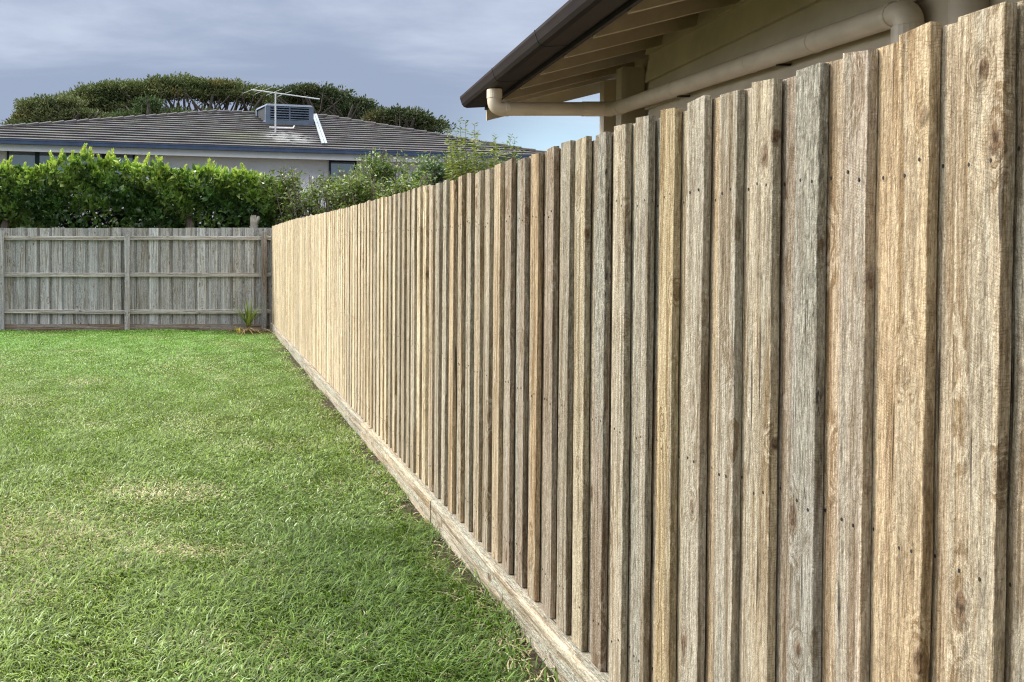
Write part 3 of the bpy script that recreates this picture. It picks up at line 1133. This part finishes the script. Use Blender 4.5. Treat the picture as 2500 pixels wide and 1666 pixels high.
# ------------------------------------------------------------------ foliage
def leaf_cloud(name, P, N, size, cols, mat, parent=None, aspect=0.45, fold=0.25, jitter=0.6, droop=0.0):
    """P positions, N outward directions, size per leaf, cols per leaf: folded leaves, two quads each"""
    n = len(P)
    D = N + RS.normal(0, jitter, (n, 3))
    D[:, 2] -= droop
    D /= np.linalg.norm(D, axis=1)[:, None] + 1e-9
    rv = RS.normal(0, 1, (n, 3))
    S = np.cross(D, rv)
    S /= np.linalg.norm(S, axis=1)[:, None] + 1e-9
    U = np.cross(S, D)
    L = size[:, None]
    wv = L * aspect
    # base, left, mid, right, tip  (6 verts: base, midL, midC, midR, tip)
    base = P
    midc = P + D * L * 0.5 + U * L * fold * -0.12
    ml = P + D * L * 0.45 + S * wv * 0.5 + U * L * fold * 0.3
    mr = P + D * L * 0.45 - S * wv * 0.5 + U * L * fold * 0.3
    tip = P + D * L - U * L * 0.12
    V = np.stack([base, ml, midc, mr, tip], 1).reshape(-1, 3)
    idx = np.arange(n)[:, None] * 5
    F = np.concatenate([idx + np.array([[0, 2, 1]]), idx + np.array([[1, 2, 4]]), idx + np.array([[0, 3, 2]]), idx + np.array([[2, 3, 4]])], 1).reshape(-1, 3)
    return mesh_np(name, V, F, np.repeat(cols, 5, 0), mat, parent)


def mesh_np(name, V, F, C_, mat, parent=None):
    me = bpy.data.meshes.new(name)
    nf, k = F.shape
    me.vertices.add(len(V))
    me.vertices.foreach_set('co', V.astype(np.float32).ravel())
    me.loops.add(nf * k)
    me.loops.foreach_set('vertex_index', F.astype(np.int32).ravel())
    me.polygons.add(nf)
    me.polygons.foreach_set('loop_start', np.arange(0, nf * k, k, dtype=np.int32))
    me.polygons.foreach_set('loop_total', np.full(nf, k, dtype=np.int32))
    me.update(calc_edges=True)
    at = me.color_attributes.new('tint', 'FLOAT_COLOR', 'POINT')
    CC = np.concatenate([C_, np.ones((len(C_), 1))], 1).astype(np.float32)
    at.data.foreach_set('color', CC.ravel())
    me.materials.append(mat)
    o = bpy.data.objects.new(name, me)
    COL.objects.link(o)
    if parent is not None:
        o.parent = parent
        o.location = -parent.location
    return o


def lum(n, a, b, t):
    a, b = np.array(a), np.array(b)
    t = np.clip(t, 0, 1)[:, None]
    return a * (1 - t) + b * t


# hedge
HY0 = 20.9
hp = [(-600, 380), (-200, 378), (0, 392), (33, 383), (60, 395), (95, 393), (125, 372), (155, 365), (180, 372), (212, 352), (239, 379), (277, 364), (300, 380), (330, 384), (381, 379), (449, 400), (511, 386), (544, 397), (598, 399), (650, 412), (700, 430)]
hx = np.array([(p[0] - VX) * HY0 / FPX for p in hp])
hz_ = np.array([CAMH + (HY - p[1] - 26) * HY0 / FPX for p in hp])
hedge = empty('hedge', (-2.5, HY0 + .4, 0))
tag(hedge, 'tall glossy green leafy hedge standing behind the grey fence', 'hedge')
n = 15000
X = RS.uniform(-8.5, 1.55, n)
Ht = np.interp(X, hx, hz_)
u = RS.uniform(0, 1, n) ** 0.8
Z = 1.75 + (Ht - 1.75) * u
lump = 0.16 * np.sin(X * 5.1 + Z * 2.0) * np.sin(Z * 6.0 + X * 1.7 + .5) + 0.10 * np.sin(X * 11 + 2 * Z) * np.sin(Z * 9 - X * 3)
rnd_ = np.sqrt(np.clip(1 - ((Z - 2.55) / (Ht - 2.45)) ** 2, 0, 1))
front = HY0 - 0.30 * rnd_ - lump * rnd_ + 0.25 * np.clip(2.4 - Z, 0, 1)
depth = RS.exponential(0.10, n)
Y = front + depth
# bottom hollow: fewer leaves low down
keep = (RS.uniform(0, 1, n) < np.clip((Z - 1.75) / 0.35, 0.25, 1))
lowgap = (np.sin(X * 2.2 + 1) > -0.1) & (Z < 2.4) & (RS.uniform(0, 1, n) < .75)
keep &= ~lowgap
X, Y, Z, Ht = X[keep], Y[keep], Z[keep], Ht[keep]
P = np.stack([X, Y, Z], 1)
n = len(P)
N = np.stack([RS.normal(0, .3, n), np.full(n, -0.7), np.full(n, 0.55)], 1)
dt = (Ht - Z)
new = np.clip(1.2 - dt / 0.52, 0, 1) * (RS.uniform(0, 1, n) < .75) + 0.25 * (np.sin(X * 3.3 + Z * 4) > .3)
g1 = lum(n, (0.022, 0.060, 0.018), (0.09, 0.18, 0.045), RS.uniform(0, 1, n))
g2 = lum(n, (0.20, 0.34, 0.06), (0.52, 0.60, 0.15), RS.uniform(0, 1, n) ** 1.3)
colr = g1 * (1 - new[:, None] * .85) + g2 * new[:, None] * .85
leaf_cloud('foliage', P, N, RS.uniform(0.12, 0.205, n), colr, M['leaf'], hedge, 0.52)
# upright shoots standing out of the top
PP, NN, CC_, SZ = [], [], [], []
r = random.Random(8)
for (px, py) in [(33, 378), (60, 390), (125, 366), (155, 360), (212, 348), (222, 356), (277, 360), (268, 366), (381, 376), (395, 380), (511, 382), (522, 388), (588, 395), (335, 378), (365, 368), (455, 397), (10, 385), (180, 364), (240, 374), (305, 376)]:
    x, z = (px - VX) * HY0 / FPX, CAMH + (HY - py - 8) * HY0 / FPX
    hgt = r.uniform(.22, .38)
    lx = r.uniform(-.12, .12)
    yo = HY0 + r.uniform(-.15, .15)
    for k in range(46):
        q = k / 46
        a = k * 2.4
        PP.append((x - lx * (1 - q), yo, z - hgt * (1 - q)))
        NN.append((math.cos(a), math.sin(a), .9 + q))
        SZ.append(.12 * (1 - .45 * q))
        b = r.uniform(0, 1)
        CC_.append((.28 + .30 * b, .40 + .22 * b, .07 + .08 * b))
leaf_cloud('shoots', np.array(PP), np.array(NN), np.array(SZ), np.array(CC_), M['leaf'], hedge, 0.45, jitter=.25)
# dark inner mass so that the house does not show through
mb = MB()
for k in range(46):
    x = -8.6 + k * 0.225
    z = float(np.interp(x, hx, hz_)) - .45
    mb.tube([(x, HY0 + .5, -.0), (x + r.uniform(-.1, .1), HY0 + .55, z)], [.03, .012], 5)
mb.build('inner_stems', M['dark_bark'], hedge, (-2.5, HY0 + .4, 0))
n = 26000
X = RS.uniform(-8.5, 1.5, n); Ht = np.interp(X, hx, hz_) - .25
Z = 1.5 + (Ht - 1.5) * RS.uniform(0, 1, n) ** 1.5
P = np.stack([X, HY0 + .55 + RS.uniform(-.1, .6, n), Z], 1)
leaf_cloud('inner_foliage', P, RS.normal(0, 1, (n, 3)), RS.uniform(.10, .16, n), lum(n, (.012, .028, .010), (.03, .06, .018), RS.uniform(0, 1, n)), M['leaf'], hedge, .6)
for (pxa, pya, pxb, pyb, rad) in ((12, 552, 22, 505, .085), (465, 556, 458, 510, .085), (388, 556, 384, 500, .028)):
    a, b = W(pxa, pya, HY0 - .22), W(pxb, pyb, HY0 - .1)
    d = a - b
    mb = MB()
    mb.tube([b + d * 8, a, b, b - d * .4], [rad * 1.3, rad, rad * .85, rad * .6], 8)
    mb.build('trunk', M['bark'], hedge, a)

# weathered stump behind the fence corner
st_ = W(622, 556, 20.35)
mb = MB()
mb.tube([(st_.x, 20.35, 0), (st_.x - .01, 20.35, 1.9), (st_.x - .02, 20.35, 2.16), (st_.x - .03, 20.36, 2.29)], [.09, .075, .08, .06], 10)
mb.tube([(st_.x - .02, 20.33, 2.05), (st_.x + .06, 20.30, 2.2), (st_.x + .08, 20.3, 2.27)], [.04, .035, .03], 7)
tag(mb.build('tree_stump', M['pale_bark'], None, (st_.x, 20.35, 0)), 'pale weathered sawn-off trunk poking up behind the grey fence by the corner', 'stump')


def stem_curve(p, q, bend, k=6):
    p, q = Vector(p), Vector(q)
    out = []
    for i in range(k + 1):
        u = i / k
        out.append(p.lerp(q, u) + Vector((bend[0], bend[1], bend[2])) * math.sin(u * math.pi))
    return out


def shrub(name, label, px0, px1, prof, s, nleaf, lsize, colA, colB, nst, twiggy=0.0, depth=1.0, base_z=0.4, asp=.4, parent_group=None, seed=1, newtop=None):
    """shrub with many arching stems and leaves gathered along their upper parts"""
    r = random.Random(seed)
    X0, X1 = (px0 - VX) * s / FPX, (px1 - VX) * s / FPX
    root = empty(name, ((X0 + X1) / 2, s, 0))
    tag(root, label, 'shrub', 'shrubs behind the fence corner')
    mbs = MB()
    ends = []
    cx = (X0 + X1) / 2
    px_ = [(p[0] - VX) * s / FPX for p in prof]
    pz_ = [CAMH + (HY - p[1]) * s / FPX for p in prof]
    for k in range(nst):
        x = r.uniform(X0, X1)
        top_ = float(np.interp(x, px_, pz_)) + r.uniform(-.28, .04)
        b = (cx + (x - cx) * .35, s + r.uniform(-.2, .2), base_z)
        e = (x, s + r.uniform(-depth, depth) * .5, top_)
        pts = stem_curve(b, e, (r.uniform(-.1, .1), r.uniform(-.1, .1), 0))
        mbs.tube(pts, [.020 * (1 - .8 * i / 6) + .003 for i in range(7)], 5)
        ends.append(pts)
        for j in range(3):                     # side twigs
            i0 = r.randint(2, 5)
            st2 = pts[i0]
            e2 = st2 + Vector((r.uniform(-.35, .35), r.uniform(-.3, .3), r.uniform(.15, .45)))
            e2.z = min(e2.z, float(np.interp(e2.x, px_, pz_)) + .02)
            p2 = stem_curve(st2, e2, (0, 0, r.uniform(0, .06)), 3)
            mbs.tube(p2, [.008, .006, .005, .003], 4)
            ends.append(p2)
    mbs.build('stems', M['twig'], root, (cx, s, 1))
    PP, NN = [], []
    for k in range(nleaf):
        pts = r.choice(ends)
        i0 = r.random() ** .6 * (len(pts) - 1)
        i1 = min(int(i0), len(pts) - 2)
        p = pts[i1].lerp(pts[i1 + 1], i0 - i1)
        if p.z < 1.6: continue
        if twiggy and math.sin(p.x * 5.3 + p.z * 3.1) > 1 - twiggy: continue
        dirv = Vector((r.gauss(0, 1), r.gauss(0, 1), .4))
        p = p + Vector((r.gauss(0, .07), r.gauss(0, .07), r.gauss(0, .05)))
        PP.append(tuple(p)); NN.append(tuple(dirv))
    PP = np.array(PP); n = len(PP)
    tt = RS.uniform(0, 1, n)
    c = lum(n, colA, colB, tt)
    if newtop is not None:
        ht = np.interp(PP[:, 0], px_, pz_) - PP[:, 2]
        f = np.clip(1 - ht / 1.0, 0, 1)[:, None] * RS.uniform(.3, 1, (n, 1))
        c = c * (1 - f) + np.array(newtop) * f
    leaf_cloud('foliage', PP, np.array(NN), RS.uniform(.7, 1.2, n) * lsize, c, M['leaf'], root, asp, droop=.2)
    return root


shrub('twiggy_shrub', 'olive brown shrub with many bare arching twigs between hedge and new fence', 640, 900,
      [(640, 430), (690, 415), (740, 405), (800, 425), (900, 400)], 20.6, 14000, .095, (.06, .095, .03), (.20, .235, .075), 60, .40, seed=4, depth=.8)
shrub('loose_shrub', 'loose open green shrub in front of the white house window', 850, 1060,
      [(850, 410), (890, 372), (930, 365), (975, 372), (1010, 362), (1060, 385)], 22.2, 13000, .10, (.065, .12, .035), (.24, .31, .09), 46, .25, seed=9)
shrub('dark_shrub', 'dark glossy shrub low behind the new fence beside the feathery one', 1020, 1180,
      [(1020, 400), (1060, 382), (1110, 376), (1150, 386), (1180, 380)], 21.6, 12000, .10, (.035, .08, .03), (.10, .17, .06), 46, 0, seed=12)
shrub('bushy_shrub', 'yellowish green bushy shrub filling the gap above the new fence', 700, 1060,
      [(700, 450), (780, 430), (860, 420), (940, 440), (1060, 420)], 20.0, 17000, .09, (.07, .12, .03), (.28, .34, .09), 60, .06, seed=15, depth=.7)

# feathery shrub: upright shoots with paired drooping narrow leaves
fs_ = 19.6
root = empty('feathery_shrub', ((1165 - VX) * fs_ / FPX, fs_, 0))
tag(root, 'tall yellow green shrub with feathery drooping leaf sprays above the fence', 'shrub', 'shrubs behind the fence corner')
r = random.Random(31)
mb = MB(); PP, NN, SZ, CC_ = [], [], [], []
shoots = [(1128, 288), (1143, 292), (1112, 322), (1160, 300), (1098, 318), (1085, 326), (1175, 318), (1205, 330), (1220, 338), (1240, 334), (1250, 342), (1190, 345), (1150, 330), (1120, 340), (1230, 352), (1165, 350), (1105, 360), (1140, 352), (1200, 366), (1255, 364), (1180, 372), (1130, 375), (1215, 378), (1090, 385), (1160, 388), (1240, 380), (1270, 372)]
for j in range(40):
    shoots.append((r.uniform(1085, 1265), r.uniform(365, 420)))
for (px, py) in shoots:
    e = W(px + r.uniform(-3, 3), py, fs_); e.y = fs_ + r.uniform(-.35, .35)
    b = Vector((root.location.x + (e.x - root.location.x) * .45, fs_ + r.uniform(-.1, .1), 1.2))
    pts = stem_curve(b, e, (r.uniform(-.06, .06), 0, 0), 6)
    mb.tube(pts, [.014, .012, .010, .008, .006, .005, .003], 5)
    ln = (e - b).length
    m_ = int(min(ln, 1.1) / .055)
    for k in range(m_):
        u = 1 - k * .055 / ln
        i0 = u * 6; i1 = min(int(i0), 5)
        p = pts[i1].lerp(pts[i1 + 1], i0 - i1)
        a = k * 2.39 + r.uniform(-.3, .3)
        for s_ in (0, math.pi):
            PP.append(tuple(p)); NN.append((math.cos(a + s_), math.sin(a + s_) * .8, .55 if k < 3 else .15))
            SZ.append(r.uniform(.09, .13) * (0.75 if k < 3 else 1.15))
            q = r.random()
            tipf = max(0, 1 - k / 4)
            CC_.append((.12 + .20 * q - .05 * tipf, .18 + .16 * q - .05 * tipf, .035 + .04 * q))
mb.build('stems', M['twig'], root, root.location)
leaf_cloud('foliage', np.array(PP), np.array(NN), np.array(SZ), np.array(CC_), M['leaf'], root, .30, jitter=.22, droop=.15)


# ------------------------------------------------------------------ big trees far behind the white house
def crown_tree(name, label, s, blobs, trunk_px, limbs, ncl, seed, colA, colB, ysq=0.8, nleaf=230, lsz=.165, skyfloor=None):
    """blobs: (px, py, rx, ry) ellipses in the photograph; leaf tufts are gathered in their upper shells"""
    r = random.Random(seed)
    k = s / FPX
    bx = W(trunk_px, 300, s).x
    root = empty(name, (bx, s, 0))
    tag(root, label, 'tree', 'trees far behind the white house')
    mb = MB()
    base = Vector((bx, s, 0))
    fork = Vector((bx, s, CAMH + (HY - 372) * k))
    mb.tube([base, base.lerp(fork, .5) + Vector((.3, 0, 0)), fork], [.75, .6, .5], 9)
    tgt = [W(px, py, s) for (px, py) in limbs]
    for t_ in tgt:
        t2 = t_ + Vector((0, r.uniform(-2, 2), 0))
        mid = fork.lerp(t2, .5) + Vector((r.uniform(-.5, .5), r.uniform(-.5, .5), -.6))
        pts = [fork, fork.lerp(mid, .5) + Vector((0, 0, -.1)), mid, mid.lerp(t2, .5) + Vector((r.uniform(-.2, .2), 0, -.1)), t2]
        mb.tube(pts, [.30, .22, .17, .12, .05], 6)
        for q in range(6):
            st2 = pts[r.choice([2, 3, 3])]
            e2 = t2 + Vector((r.uniform(-1.6, 1.6), r.uniform(-1.4, 1.4), r.uniform(-.3, .25)))
            m2 = st2.lerp(e2, .5) + Vector((r.uniform(-.25, .25), 0, -.2))
            mb.tube([st2, m2, e2], [.085, .06, .025], 5)
    mb.build('trunk', M['dark_bark'], root, base)
    P, N, S_, C_ = [], [], [], []
    tot = sum(b[2] * b[3] for b in blobs)
    for (px, py, rx, ry) in blobs:
        c = W(px, py, s)
        nb_ = max(3, int(ncl * rx * ry / tot))
        for q in range(nb_):
            a = r.uniform(0, 2 * math.pi)
            el = math.asin(r.uniform(-.3, 1))
            rad = r.uniform(.70, .96)
            cc = Vector((c.x + rx * k * math.cos(el) * math.cos(a) * rad, s + rx * k * ysq * math.cos(el) * math.sin(a) * rad, c.z + ry * k * math.sin(el) * rad))
            cr = r.uniform(.40, .85)
            shade = r.uniform(0, 1)
            brown = r.random() < .08
            for j in range(nleaf):
                d = Vector((r.gauss(0, 1), r.gauss(0, 1), r.gauss(0, .55)))
                d.normalize()
                pp = cc + Vector((d.x * cr, d.y * cr, d.z * cr * .45)) * r.uniform(.35, 1)
                P.append(tuple(pp)); N.append((d.x, d.y, d.z + .5)); S_.append(r.uniform(.6, 1.2) * lsz)
                q2 = min(1, max(0, shade * .6 + r.random() * .4))
                c1 = [a_ * (1 - q2) + b_ * q2 for a_, b_ in zip(colA, colB)]
                if brown: c1 = [c1[0] * 1.45, c1[1] * 1.0, c1[2] * .9]
                C_.append(tuple(c1))
    leaf_cloud('crown', np.array(P), np.array(N), np.array(S_), np.array(C_), M['needle'], root, .42, jitter=.5)
    return root


def puffs(pts, rx, ry):
    return [(x, y + ry * .7, rx, ry) for x, y in pts]


crown_tree('cypress_tree', 'broad umbrella shaped tree with open dark limbs under its crown behind the white house', 52,
           puffs([(180, 236), (205, 222), (240, 211), (275, 214), (305, 206), (345, 209), (392, 199), (430, 196), (452, 194), (492, 203), (530, 207), (572, 205), (618, 216), (655, 226), (690, 240)], 31, 14)
           + puffs([(195, 252), (235, 240), (285, 234), (335, 230), (385, 222), (430, 220), (480, 222), (530, 226), (580, 226), (630, 234), (675, 246)], 38, 17)
           + puffs([(215, 268), (255, 262), (300, 255), (345, 250), (240, 285), (290, 276), (710, 258)], 32, 15),
           480, [(380, 245), (430, 240), (470, 240), (520, 240), (560, 240), (600, 245), (640, 245), (330, 260), (290, 262), (405, 238), (500, 238), (585, 240)], 300, 41,
           (.060, .085, .038), (.20, .23, .095))
crown_tree('cypress_tree', 'lower rounded olive tree at the left end of the trees behind the roof', 49,
           puffs([(62, 285), (82, 266), (82, 252), (112, 247), (145, 248), (168, 252)], 24, 14) + puffs([(60, 298), (100, 275), (140, 270), (180, 272), (210, 280), (120, 295), (165, 292), (205, 298), (240, 300), (80, 300)], 34, 17),
           170, [(90, 290), (140, 285), (200, 285), (240, 290)], 130, 42, (.075, .10, .048), (.22, .24, .11))
crown_tree('broad_tree', 'dark rounded tree behind the roof to the right of the cooler', 47,
           puffs([(702, 219), (728, 217), (752, 218), (785, 222), (815, 230), (850, 243), (885, 252), (908, 268), (925, 285)], 27, 14)
           + puffs([(715, 240), (755, 240), (800, 248), (840, 262), (880, 275), (770, 268), (820, 284), (870, 296), (905, 300)], 34, 18),
           820, [(740, 250), (790, 255), (850, 270), (890, 285)], 130, 43, (.045, .068, .036), (.115, .14, .065))
crown_tree('broad_tree', 'small dark tree low behind the right slope of the tiled roof', 45,
           puffs([(935, 283), (960, 275), (990, 276), (1015, 287), (1035, 298), (1050, 310), (960, 292), (1000, 300)], 22, 11),
           980, [(960, 295), (1000, 298)], 60, 44, (.045, .068, .036), (.11, .13, .06), nleaf=130, lsz=.18)
crown_tree('pencil_tree', 'narrow upright dark conifer standing in the gap of the umbrella tree', 44,
           [(366, 262, 13, 22), (366, 280, 17, 22), (430, 283, 26, 9), (322, 288, 34, 9), (500, 288, 36, 5), (650, 282, 30, 6)],
           366, [(366, 262)], 34, 45, (.04, .07, .03), (.10, .14, .055), nleaf=130, lsz=.17)

# ------------------------------------------------------------------ plants in the far corner
pc = Vector(((607 - VX) * 18.75 / FPX, 18.75, 0.0))
yu = empty('strappy_plant', pc)
tag(yu, 'small spiky green strap leafed plant in the far corner by both fences', 'plant')
r = random.Random(17)
V_, F_, C_ = [], [], []


def strap(p, az, ln, lean, wdt, col, droopy=0.5):
    b = len(V_)
    d = Vector((math.cos(az), math.sin(az), 0))
    sd = Vector((-math.sin(az), math.cos(az), 0))
    k = 6
    for i in range(k + 1):
        u = i / k
        q = p + d * (ln * lean * u * (1 + droopy * u)) + Vector((0, 0, ln * (u - droopy * .5 * u * u * lean * 1.6)))
        w_ = wdt * (1 - u ** 2) * .5 + .0008
        V_.append(tuple(q - sd * w_)); V_.append(tuple(q + sd * w_))
        C_.append(col); C_.append(col)
    for i in range(k):
        F_.append((b + 2 * i, b + 2 * i + 1, b + 2 * i + 3, b + 2 * i + 2))


for k in range(60):
    g = r.random()
    strap(pc + Vector((r.uniform(-.03, .03), r.uniform(-.03, .03), .08)), r.uniform(0, 6.28), r.uniform(.40, .66), r.uniform(.08, .7), .022, (.10 + .18 * g, .17 + .16 * g, .04 + .05 * g), r.uniform(.2, .8))
mesh_np('leaves', np.array(V_), np.array(F_), np.array(C_), M['leaf'], yu)
mb = MB(); mb.tube([pc, pc + Vector((0, 0, .12))], [.05, .035], 8); mb.build('stem', M['bark'], yu, pc)
V_, F_, C_ = [], [], []
for k in range(22):
    g = r.random()
    p = pc + Vector((r.uniform(-.22, .22), r.uniform(-.3, .1), .03))
    strap(p, r.uniform(2.5, 6.9), r.uniform(.16, .3), r.uniform(.9, 1.6), .022, (.32 + .2 * g, .20 + .15 * g, .11 + .1 * g), 1.3)
mesh_np('dry_leaves', np.array(V_), np.array(F_), np.array(C_), M['blade'], yu)
V_, F_, C_ = [], [], []
p2 = Vector(((583 - VX) * 18.4 / FPX, 18.4, 0))
for k in range(24):
    g = r.random()
    strap(p2 + Vector((r.uniform(-.03, .03), r.uniform(-.03, .03), 0)), r.uniform(0, 6.28), r.uniform(.08, .17), r.uniform(.2, .9), .018, (.42 + .2 * g, .36 + .2 * g, .06), .6)
o = mesh_np('yellow_plant', np.array(V_), np.array(F_), np.array(C_), M['leaf'])
tag(o, 'tiny yellow leafed plant beside the spiky green one in the corner', 'plant')


# ------------------------------------------------------------------ lawn
def vnoise(x, y, seed, f):
    rs = np.random.RandomState(seed)
    out = np.zeros_like(x)
    for k in range(9):
        a = rs.uniform(0, 2 * np.pi); ff = f * rs.uniform(.5, 2.0); ph = rs.uniform(0, 6.28)
        out += np.sin((x * np.cos(a) + y * np.sin(a)) * ff + ph + 1.3 * np.sin((x * np.sin(a) - y * np.cos(a)) * ff * .6 + ph))
    return out / 9 * 1.6


def grass(y0, y1, density, lmin, lmax, wdt, seed):
    rs = np.random.RandomState(seed)
    xl = -0.235 * y1 - 0.9
    area = (1.165 - xl) * (y1 - y0)
    n = int(area * density)
    x = rs.uniform(xl, 1.158, n); yv = rs.uniform(y0, y1, n)
    keep = x > (-0.235 * yv - .9)
    bare = np.clip((x - 1.03 + .18 * vnoise(x, yv, 5, 5.0)) / .16, 0, 1)          # thin along the sleeper
    bare = np.maximum(bare * .86, np.clip((yv - 18.75 + .2 * vnoise(x, yv, 6, 3)) / .3, 0, 1) * .6)
    cor = np.clip(1 - np.hypot((x - .75) / .6, (yv - 18.6) / .8), 0, 1)
    bare = np.maximum(bare, np.clip(cor * 2.4, 0, .95))
    keep &= rs.uniform(0, 1, n) > bare
    x, yv = x[keep], yv[keep]
    n = len(x)
    long_ = np.clip(.5 + .5 * vnoise(x, yv, 7, 1.6) + .55 * np.clip((x - .1) / 1.0, -.5, 1) * np.clip((8 - yv) / 4, 0, 1), 0, 1.3)
    L = (lmin + (lmax - lmin) * rs.uniform(0, 1, n) * (0.35 + .75 * long_))
    az = rs.uniform(0, 2 * np.pi, n) + .0
    clump = vnoise(x, yv, 8, 9.0) * 2.2
    az = np.where(rs.uniform(0, 1, n) < .6, clump + rs.normal(0, .7, n), az)
    lean = np.clip(rs.normal(1.42, .42, n), .2, 2.2)
    d = np.stack([np.cos(az), np.sin(az)], 1)
    sd = np.stack([-np.sin(az), np.cos(az)], 1)
    z0 = gz(x, yv)
    W_ = wdt * rs.uniform(.6, 1.3, n)
    V = np.zeros((n, 7, 3))
    for i, u in enumerate((0.0, .4, .75)):
        ang = lean * (u * 1.15)
        rr = L * u * (np.sin(ang) * .9 + .08)
        hh_ = L * u * np.cos(ang * .85)
        ww = W_ * (1.0, .9, .6)[i] * .5
        for s_, sg in ((0, -1), (1, 1)):
            V[:, 2 * i + s_, 0] = x + d[:, 0] * rr + sg * sd[:, 0] * ww
            V[:, 2 * i + s_, 1] = yv + d[:, 1] * rr + sg * sd[:, 1] * ww
            V[:, 2 * i + s_, 2] = z0 + np.maximum(hh_, .004)
    ang = lean * 1.2
    V[:, 6, 0] = x + d[:, 0] * L * (np.sin(ang) * .95 + .05)
    V[:, 6, 1] = yv + d[:, 1] * L * (np.sin(ang) * .95 + .05)
    V[:, 6, 2] = z0 + np.maximum(L * np.cos(np.minimum(ang * .85, 1.5)), .005)
    V[:, :, 0] = np.minimum(V[:, :, 0], 1.158)
    # colour
    g = rs.uniform(0, 1, n)
    c = lum(n, (.082, .150, .018), (.215, .305, .050), g)
    olive = np.clip(.35 + .6 * vnoise(x, yv, 9, .9), 0, 1)[:, None]
    c = c * (1 - .35 * olive) + np.array((.20, .22, .06)) * .35 * olive
    farl = np.clip((yv - 9) / 7, 0, 1)[:, None]
    c = c * (1 + farl * np.array((-.10, .28, .10)))
    rich = (np.clip((x + .35) / .9, 0, 1) * np.clip((6.8 - yv) / 2, 0, 1))[:, None]
    c = c * (1 - rich * np.array((.44, .34, .46)))
    c = c * rs.uniform(.42, 1.5, n)[:, None]
    # dry straw patches
    dry = np.clip(vnoise(x, yv, 10, 2.6) * .9 - .18, 0, 1) * .5
    for (cx, cy, rx, ry, am) in ((-1.0, 4.9, .85, .6, .55), (-.35, 5.9, .5, .35, .55), (-.15, 4.75, .45, .16, .62), (-.9, 4.1, .4, .3, .3), (-.1, 8.2, .4, .7, .25), (.1, 3.55, .5, .22, .22), (-.3, 13, .6, 2, .2)):
        q = np.clip(1.3 - np.hypot((x - cx) / rx, (yv - cy) / ry), 0, 1)
        dry = np.maximum(dry, q * am)
    edge = np.clip((x - .88) / .2, 0, 1) * .28
    isdry = rs.uniform(0, 1, n) < np.clip(dry + .05 + edge, 0, .8)
    straw = lum(n, (.40, .34, .18), (.62, .56, .36), rs.uniform(0, 1, n))
    c = np.where(isdry[:, None], straw, c)
    pale = (rs.uniform(0, 1, n) < .07) & ~isdry & (L < .06)
    c = np.where(pale[:, None], lum(n, (.26, .38, .13), (.52, .60, .36), rs.uniform(0, 1, n)), c)
    hd = (isdry & (L > .03))
    V[hd, :, 2] = gz(x, yv)[hd][:, None] + (V[hd, :, 2] - gz(x, yv)[hd][:, None]) * .45
    idx = np.arange(n)[:, None] * 7
    Q = np.concatenate([idx + np.array([[0, 1, 3, 2]]), idx + np.array([[2, 3, 5, 4]]), idx + np.array([[4, 5, 6, 6]])], 1).reshape(-1, 4)
    tri = np.concatenate([idx + np.array([[0, 1, 3]]), idx + np.array([[0, 3, 2]]), idx + np.array([[2, 3, 5]]), idx + np.array([[2, 5, 4]]), idx + np.array([[4, 5, 6]])], 1).reshape(-1, 3)
    return V.reshape(-1, 3), tri, np.repeat(c, 7, 0)


parts = [grass(2.7, 5.2, 9500, .026, .090, .0056, 101), grass(5.2, 8.0, 6500, .022, .075, .0066, 102),
         grass(8.0, 12.0, 4200, .020, .058, .0068, 103), grass(12.0, 19.2, 2600, .020, .052, .0095, 104)]
VV, FF, CC = [], [], []
b = 0
for V, F, C_ in parts:
    VV.append(V); FF.append(F + b); CC.append(C_); b += len(V)
tag(mesh_np('lawn_grass', np.concatenate(VV), np.concatenate(FF), np.concatenate(CC), M['blade']), 'short green lawn with dry straw patches beside the new fence', 'grass', kind='stuff')

for o in bpy.data.objects:
    if o.type == 'MESH' and any(m and m.name in ('rough_sawn_pine', 'weathered_grey_wood', 'weathered_grey_rail', 'treated_sleeper_wood') for m in o.data.materials):
        for kk in ('knot_a', 'knot_b'):
            if kk not in o:
                o[kk] = (0.0, 0.0, -9.0)
